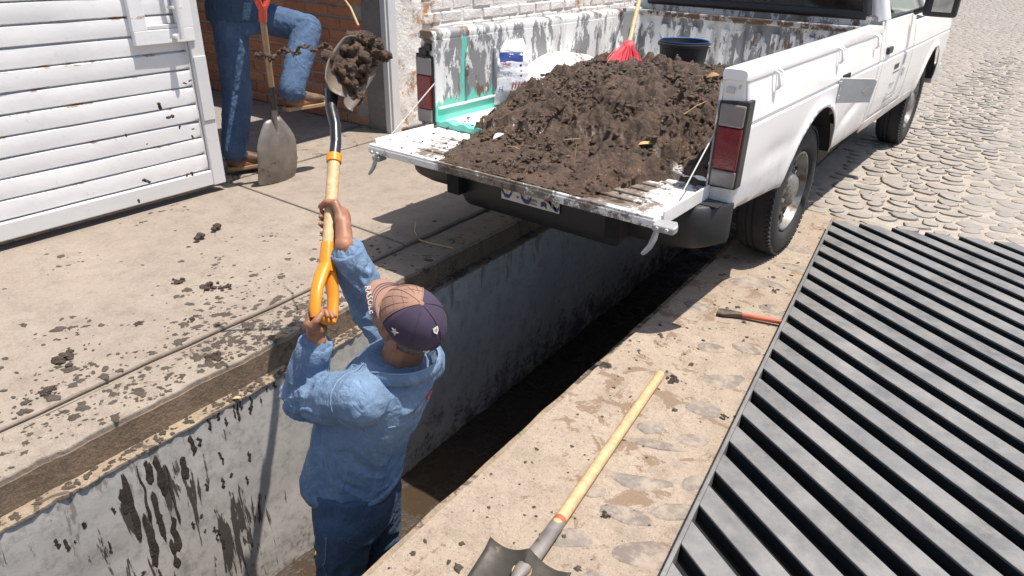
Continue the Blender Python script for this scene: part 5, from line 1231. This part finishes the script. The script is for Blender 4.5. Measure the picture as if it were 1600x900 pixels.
# jacket
jk = MB()
torso_loft(jk, [((-1.432, 1.085, -.145), .140, .142, .0), ((-1.428, 1.085, -.12), .150, .152, .0), ((-1.405, 1.094, -.02), .142, .148, .05), ((-1.365, 1.108, .09), .134, .148, .1), ((-1.315, 1.122, .20), .128, .155, .15), ((-1.285, 1.130, .285), .122, .160, .2), ((-1.267, 1.138, .335), .100, .13, .2), ((-1.252, 1.142, .372), .072, .08, .2)], F1)
for s in ('l', 'r'):
    w_end = V1[s + 'e'].lerp(V1[s + 'w'], .86)
    jk.caps(V1[s + 's'].lerp(Vector((-1.27, 1.135, .27)), .14), V1[s + 'e'], .078, .064); jk.caps(V1[s + 'e'], w_end, .064, .047)
me = remeshed(jk, .0058, 5, .5)
limbs1 = [(V1['ls'], V1['le']), (V1['le'], V1['lw']), (V1['rs'], V1['re']), (V1['re'], V1['rw']), (V1['pelvis'], V1['neck'])]
displace(me, folds(limbs1, .0075, .0085, 3, (J1['le'], J1['re'])))
displace(me, lambda c, n: .012 * fnoise(c + Vector((3, 1, 0)), 5, 2) * (1 if c.z < .28 else .3))
bj = bvh(me); jacket = place('jacket', shift(me, p1), 'jacket', p1, smooth=180)
def cuff(a, b, r, parent):
    a, b = Vector(a), Vector(b); d = (b - a).normalized(); P = [a, a + d * .003, a + d * .05, a + d * .055]
    MB().tube(P, [r * .9, r, r * .98, r * .86], 22).build('cuff', 'jacket', parent, True, smooth=50)
for s in ('l', 'r'):
    e, w = V1[s + 'e'], V1[s + 'w']; q = e.lerp(w, .72); cuff(q, w, .050, jacket)
# collar
cb_ = Vector((-1.247, 1.142, .336)); cn = Vector((.15, -.02, 1)).normalized(); rs = []
for r_, h_ in ((.080, .0), (.085, .022), (.100, .046), (.106, .036), (.112, .012)):
    rs.append([cb_ + F1 * (r_ * 1.10 * math.cos(a)) + L1 * (r_ * 1.0 * math.sin(a)) + cn * (h_ * (1 - .35 * max(0, math.cos(a)))) + F1 * (.05 * max(0, math.cos(a)) ** 2) - cn * (.10 * max(0, math.cos(a)) ** 2) for a in [R(24 + 312 * q / 36) for q in range(37)]])
MB().rings(rs, cap=False, closed=False).build('collar', 'jacket', jacket, True, smooth=70, solid=.0035)
MB().tube([p for p in rs[2]], .0028, 6).build('collar_stitch', 'seam', jacket, True, smooth=180)
# open front edge of the jacket
fl_ = MB(); m_ = 12
for j in range(m_ + 1):
    t_ = j / m_; c = (Vector((-1.30, 1.13, .30)) + F1 * .09).lerp(Vector((-1.432, 1.075, -.165)) + F1 * .165 - L1 * .02, t_) + F1 * (.05 * math.sin(math.pi * min(1, t_ * 1.1)))
    for u in range(7): fl_.v.append(c + L1 * (.012 * u) - F1 * (.006 * u * u * .3) + F1 * .010 * noise.noise(Vector((t_ * 5, u * .5, 2))) + L1 * .02 * t_)
for j in range(m_):
    for u in range(6): a = j * 7 + u; fl_.f.append((a, a + 1, a + 8, a + 7))
fe = fl_.build('jacket_front', 'jacket', jacket, True, smooth=180, solid=.004)
# stitched seams
LS = V1['ls']; dl_ = (V1['le'] - LS).normalized()
ua = dl_.cross(UP).normalized(); ub_ = dl_.cross(ua)
def cast(pairs, r, nm):
    out = []
    for a, b in pairs:
        h = bj.ray_cast(a, (b - a).normalized())
        if h[0]: out.append(h[0] + h[1] * .0004)
    out = [out[0]] + [(out[i - 1] + out[i] * 2 + out[i + 1]) / 4 for i in range(1, len(out) - 1)] + [out[-1]]
    return MB().tube(out, r, 6).build(nm, 'seam', jacket, True, smooth=180)
def axis_pt(z): c = Vector((-1.43, 1.085, -.13)).lerp(Vector((-1.265, 1.138, .335)), (z + .13) / .465); return Vector((c.x, c.y, z))
def ringpt(z, deg, r=.3): return axis_pt(z) + (F1 * math.cos(R(deg)) + L1 * math.sin(R(deg))) * r
rp = lambda z, d: (ringpt(z, d, .32), axis_pt(z))
cast([(LS + dl_ * .035 + (ua * math.cos(R(q)) + ub_ * math.sin(R(q))) * .2, LS + dl_ * .035) for q in range(-170, 171, 6)], .0015, 'armhole_seam')
cast([rp(.235 - .02 * math.cos(R(q - 180)), q) for q in range(125, 262, 4)], .0015, 'yoke_seam')
cast([rp(.20 - .3275 * q / 24, 150 + 3 * (1 - q / 24)) for q in range(25)], .0013, 'back_seam')
cast([rp(.10 - .2275 * q / 18, 100) for q in range(19)], .0013, 'side_seam')
cast([rp(-.118, q) for q in range(30, 300, 5)], .0013, 'hem_seam'); cast([rp(-.095, q) for q in range(30, 300, 5)], .0009, 'hem_seam')
hbp = []
for zz in (-.098, -.139):
    row = []
    for q in range(0, 361, 6):
        a, b = rp(zz if zz > -.12 else -.128, q); h = bj.ray_cast(a, (b - a).normalized()); pt_ = h[0] if h[0] else b + (a - b) * .45
        pt_ = pt_ + (a - b).normalized() * .004; row.append(Vector((pt_.x, pt_.y, pt_.z + (zz + .128 if zz < -.12 else 0))))
    row = [(row[i - 1] + row[i] * 2 + row[(i + 1) % len(row)]) / 4 for i in range(len(row) - 1)]
    hbp.append(row + [row[0]])
MB().rings(hbp, cap=False, closed=False).build('hem_band', 'jacket', jacket, True, smooth=180, solid=.006)
def patch(pt, w, h, nm, mt, upv=UP, rot=0):
    hh = bj.find_nearest(Vector(pt)); n = hh[1]; x = upv.cross(n).normalized(); y = n.cross(x); c, s = math.cos(rot), math.sin(rot)
    mb = MB()
    for q in range(5):
        for r in range(5):
            u, v = w * (q / 4 - .5), h * (r / 4 - .5); p = hh[0] + x * (u * c - v * s) + y * (u * s + v * c); g = bj.find_nearest(p); mb.v.append(g[0] + n * .0022)
    for q in range(4):
        for r in range(4): a = q * 5 + r; mb.f.append((a, a + 1, a + 6, a + 5))
    return mb.build(nm, mt, jacket, True, smooth=180), hh
patch(ringpt(.195, 188), .040, .024, 'red_label', 'redtag', rot=.35); patch(ringpt(.197, 188), .020, .005, 'label_mark', 'white', rot=.6)
patch(ringpt(.20, 166), .04, .03, 'worn_patch', 'seam', rot=.3)
# shirt, trousers
ts = MB(); ts.ell(Vector((-1.262, 1.142, .335)), (F1, L1, cn), (.088, .082, .045)); ts.build('shirt', 'tshirt', p1, True, smooth=180)
tr_ = MB(); torso_loft(tr_, [((-1.40, 1.075, -.08), .115, .145, 0), ((-1.41, 1.075, -.2), .122, .150, 0), ((-1.415, 1.075, -.28), .115, .15, 0)], F1)
for s in ('l', 'r'): tr_.caps(V1[s + 'hip'], V1[s + 'k'], .096, .075); tr_.caps(V1[s + 'k'], V1[s + 'a'] + UP * .03, .076, .066)
me = remeshed(tr_, .007, 7, .5); legs1 = [(V1['lhip'], V1['lk']), (V1['lk'], V1['la']), (V1['rhip'], V1['rk']), (V1['rk'], V1['ra'])]
displace(me, folds(legs1, .004, .0055, 8, (J1['lk'], J1['rk']))); bt = bvh(me); trousers = place('trousers', shift(me, p1), 'jeans', p1, smooth=180)
seam(bt, [(-1.35, .88, -.2), (-1.40, .88, -.4), (-1.40, .88, -.6), (-1.40, .88, -.85)], .0018, 'outer_seam', 'seam', trousers)
ub, sb = MB(), MB(); boot(ub, sb, V1['la'], V1['ltoe']); b_ = remeshed(ub, .006, 4); place('boot', shift(b_, p1), 'boot', p1, smooth=180); sb.build('sole', 'sole', p1, True)
ub, sb = MB(), MB(); boot(ub, sb, V1['ra'], V1['rtoe']); b_ = remeshed(ub, .006, 4); place('boot', shift(b_, p1), 'boot', p1, smooth=180); sb.build('sole', 'sole', p1, True)
# hair below the cap
H1 = V1['head']; hc = H1 + HU1 * .012
hs = MB(); rs = []
for ph in (78, 90, 102, 113, 124):
    row = []
    for q in range(25):
        th = R(82 + 196 * q / 24); e = 1.045 + .01 * noise.noise(Vector((q * .9, ph, 1))) - (.035 if ph > 120 else 0); pz = R(ph)
        row.append(hc + (HF1 * .089 * math.cos(th) + HL1 * .072 * math.sin(th)) * math.sin(pz) * e + HU1 * .100 * math.cos(pz) * e)
    rs.append(row)
MB().rings(rs, cap=False, closed=False).build('hair', 'hair', p1, True, smooth=180, solid=.006)
# cap
cc = H1 + HU1 * .034 - HF1 * .002; CA, CB, CC = .097, .079, .092
def cp(th, ph, k=1.): th, ph = R(th), R(ph); return cc + (HF1 * CA * math.cos(th) + HL1 * CB * math.sin(th)) * math.sin(ph) * k + HU1 * (CC * (math.cos(ph) if ph < R(90) else math.cos(ph) * .55)) * k
def cap_panel(nm, mt, t0, t1, parent, low=99, bk_open=False):
    rs = []
    for ph in [1, 8, 16, 26, 36, 46, 56, 66, 76, 84, 92, low]:
        row = []
        for q in range(21):
            th = t0 + (t1 - t0) * q / 20; pp = ph
            if bk_open and abs((th % 360) - 180) < 30: pp = min(ph, 78 + 26 * (abs((th % 360) - 180) / 30) ** 2)
            row.append(cp(th, pp, 1 + .008 * noise.noise(Vector((th * .05, ph * .06, 3)))))
        rs.append(row)
    return MB().rings(rs, cap=False, closed=False).build(nm, mt, parent, True, smooth=60, solid=.0025)
cap = cap_panel('cap', 'capnavy', 62, 298, p1, bk_open=True); cap_panel('front_panel', 'cappink', -62, 62, cap)
rs = []
for k in range(9):
    row = []
    for q in range(25):
        th = -66 + 132 * q / 24; b = cp(th, 97); e = math.cos(R(th) * 1.3) ** .5 if abs(th) < 66 else 0
        row.append(b + HF1 * (.058 * k / 8 * max(.0, e)) - HU1 * (.012 * (k / 8) ** 1.5 + .022 * (abs(th) / 66) ** 2 * (k / 8)) )
    rs.append(row)
brim = MB().rings(rs, cap=False, closed=False).build('brim', 'cappink', cap, True, smooth=180, solid=.004)
for k in (3, 4, 5): MB().tube([p + HU1 * .0012 for p in rs[k][2:-2]], .0009, 5).build('brim_stitch', 'capnavy', cap, True)
MB().ell(cp(0, 0), (HF1, HL1, HU1), (.0075, .0075, .0045)).build('button', 'cappink', cap, True, smooth=180)
for th in (0, 62, -62, 121, 180, -121): MB().tube([cp(th, ph, 1.006) for ph in range(4, 100 if th != 180 else 78, 6)], .0014, 6).build('crown_seam', 'cappink' if abs(th) < 70 else 'capnavy', cap, True, smooth=180)
for th in (-44, -22, 22, 44): MB().tube([cp(th, ph, 1.003) for ph in range(22, 98, 5)], .0007, 5).build('quilt_stitch', 'capseam', cap, True)
for ph in (34, 52, 70, 86): MB().tube([cp(th, ph + 5 * math.cos(R(th * 4)), 1.003) for th in range(-58, 59, 4)], .0007, 5).build('quilt_stitch', 'capseam', cap, True)
def cap_decal(th, ph, pts, nm, mt, sc=1.):
    o_ = cp(th, ph, 1.012); n = (o_ - cc).normalized(); x = HU1.cross(n).normalized(); y = n.cross(x)
    return MB().prism([o_ + x * (a * sc) + y * (b * sc) for a, b in pts], n * .001).build(nm, mt, cap, True)
cap_decal(88, 74, [(-.012, .004), (-.004, .006), (.0, .014), (.004, .004), (.014, .010), (.008, -.002), (.010, -.012), (.002, -.006), (-.008, -.010), (-.005, -.002)], 'white_emblem', 'white', .85)
cap_decal(170, 48, [(-.008, .010), (.008, .010), (.008, -.002), (0, -.012), (-.008, -.002)], 'badge', 'platew'); cap_decal(170, 48, [(-.004, .005), (.004, .005), (.004, .0), (0, -.006), (-.004, .0)], 'badge_mark', 'greymetal', 1.02)
me = text_mesh('RASOLE', .022, .0005); q_ = rs[6][18]; r_ = rs[6][21]; me.transform(frame_mat(q_ + HU1 * .004, (r_ - q_), -HF1)); inv = wm(p1).inverted(); me.transform(inv); place('brim_lettering', me, 'white', cap)
MB().tube([cp(180 - 30 + 60 * q / 10, 102, 1.0) for q in range(11)], .006, 8, flat=(1, .4)).build('strap', 'capnavy', cap, True, smooth=180)
MB().box(cp(152, 98, 1.01), (.012, .012, .004)).build('strap_buckle', 'platew', cap, True, bevel=.001)

# ---------------------------------------------------------------- the man in the gateway
F2 = Vector((.42, .907, 0)).normalized(); L2_ = UP.cross(F2)
HF2 = (F2 + Vector((.4, -.3, -.25))).normalized(); HU2 = (UP - HF2 * UP.dot(HF2)).normalized()
J2 = dict(pelvis=(-3.97, 2.51, 1.02), neck=(-3.93, 2.60, 1.54), head=(-3.89, 2.65, 1.69), ls=(-4.10, 2.66, 1.49), rs=(-3.77, 2.50, 1.49), le=(-3.86, 2.76, 1.28), lw=(-3.55, 2.50, 1.20), re=(-3.62, 2.34, 1.26), rw=(-3.50, 2.36, 1.18),
          lhip=(-4.03, 2.56, .99), rhip=(-3.92, 2.44, .99), lk=(-3.74, 2.84, .90), rk=(-3.92, 2.42, .54), la=(-3.60, 2.58, .535), ra=(-3.90, 2.33, .165), ltoe=(-3.585, 2.74, .51), rtoe=(-3.86, 2.46, .12))
p2 = thing('person', 'man in worn blue jeans and brown boots resting one foot on a shovel', 'person', (-3.9, 2.4, .07))
g2 = M2 @ Mg @ Vector((0, .07 + .145, 0)); g2ax = (M2.to_3x3() @ Mg.to_3x3() @ Vector((1, 0, 0)))
J2['rw'] = tuple(g2 + Vector((-.05, -.02, .06))); J2['lw'] = tuple(g2 + Vector((-.06, .05, .075)))
me, _ = human(J2, F2, HF2, HU2, [(J2['rw'], g2 - g2ax * .0, g2ax, .0125, 1, 1)], .005)
body2 = place('body', shift(me, p2), 'skin', p2, smooth=180); ears_eyes(p2, body2, Vector(J2['head']), HF2, HU2)
V2_ = {k: Vector(v) for k, v in J2.items()}
jk = MB(); torso_loft(jk, [((-3.975, 2.50, .955), .145, .185, 0), ((-3.975, 2.505, 1.0), .150, .19, 0), ((-3.96, 2.53, 1.2), .145, .195, 0), ((-3.945, 2.56, 1.38), .145, .21, 0), ((-3.935, 2.58, 1.48), .12, .19, 0), ((-3.93, 2.595, 1.55), .075, .085, 0)], F2)
for s in ('l', 'r'): jk.caps(V2_[s + 's'].lerp(V2_['neck'], .2) - UP * .02, V2_[s + 'e'], .08, .062); jk.caps(V2_[s + 'e'], V2_[s + 'e'].lerp(V2_[s + 'w'], .9), .062, .046)
me = remeshed(jk, .008, 7); displace(me, folds([(V2_['ls'], V2_['le']), (V2_['le'], V2_['lw']), (V2_['rs'], V2_['re']), (V2_['re'], V2_['rw']), (V2_['pelvis'], V2_['neck'])], .004, .005, 13))
place('jacket', shift(me, p2), 'jeans', p2, smooth=180)
tr_ = MB(); torso_loft(tr_, [((-3.975, 2.505, 1.06), .125, .165, 0), ((-3.975, 2.505, .95), .135, .175, 0), ((-3.97, 2.505, .88), .12, .165, 0)], F2)
for s in ('l', 'r'): tr_.caps(V2_[s + 'hip'], V2_[s + 'k'], .100, .084); tr_.caps(V2_[s + 'k'], V2_[s + 'a'] + UP * .055, .088, .074)
me = remeshed(tr_, .0065, 7); displace(me, folds([(V2_['lhip'], V2_['lk']), (V2_['lk'], V2_['la']), (V2_['rhip'], V2_['rk']), (V2_['rk'], V2_['ra'])], .003, .0042, 23, (J2['lk'], J2['rk'])))
bt2 = bvh(me)
for s in ('l', 'r'):
    a_ = V2_[s + 'a'] + UP * .02; d_ = (V2_[s + 'k'] - V2_[s + 'a']).normalized()
    MB().tube([a_, a_ + d_ * .004, a_ + d_ * .032, a_ + d_ * .036], [.066, .073, .075, .070], 24).build('trouser_cuff', 'jeans2', p2, True, smooth=50)
tr2 = place('trousers', shift(me, p2), 'jeans2', p2, smooth=180)
for s in ('l', 'r'):
    ub, sb = MB(), MB(); boot(ub, sb, V2_[s + 'a'], V2_[s + 'toe']); place('boot', shift(remeshed(ub, .006, 4), p2), 'boot', p2, smooth=180); sb.build('sole', 'sole', p2, True, bevel=.004)
hs = MB(); hs.ell(Vector(J2['head']) + HU2 * .025 - HF2 * .01, (HF2, HU2.cross(HF2), HU2), (.098, .082, .095)); hs.build('hair', 'hair', p2, True, smooth=180)
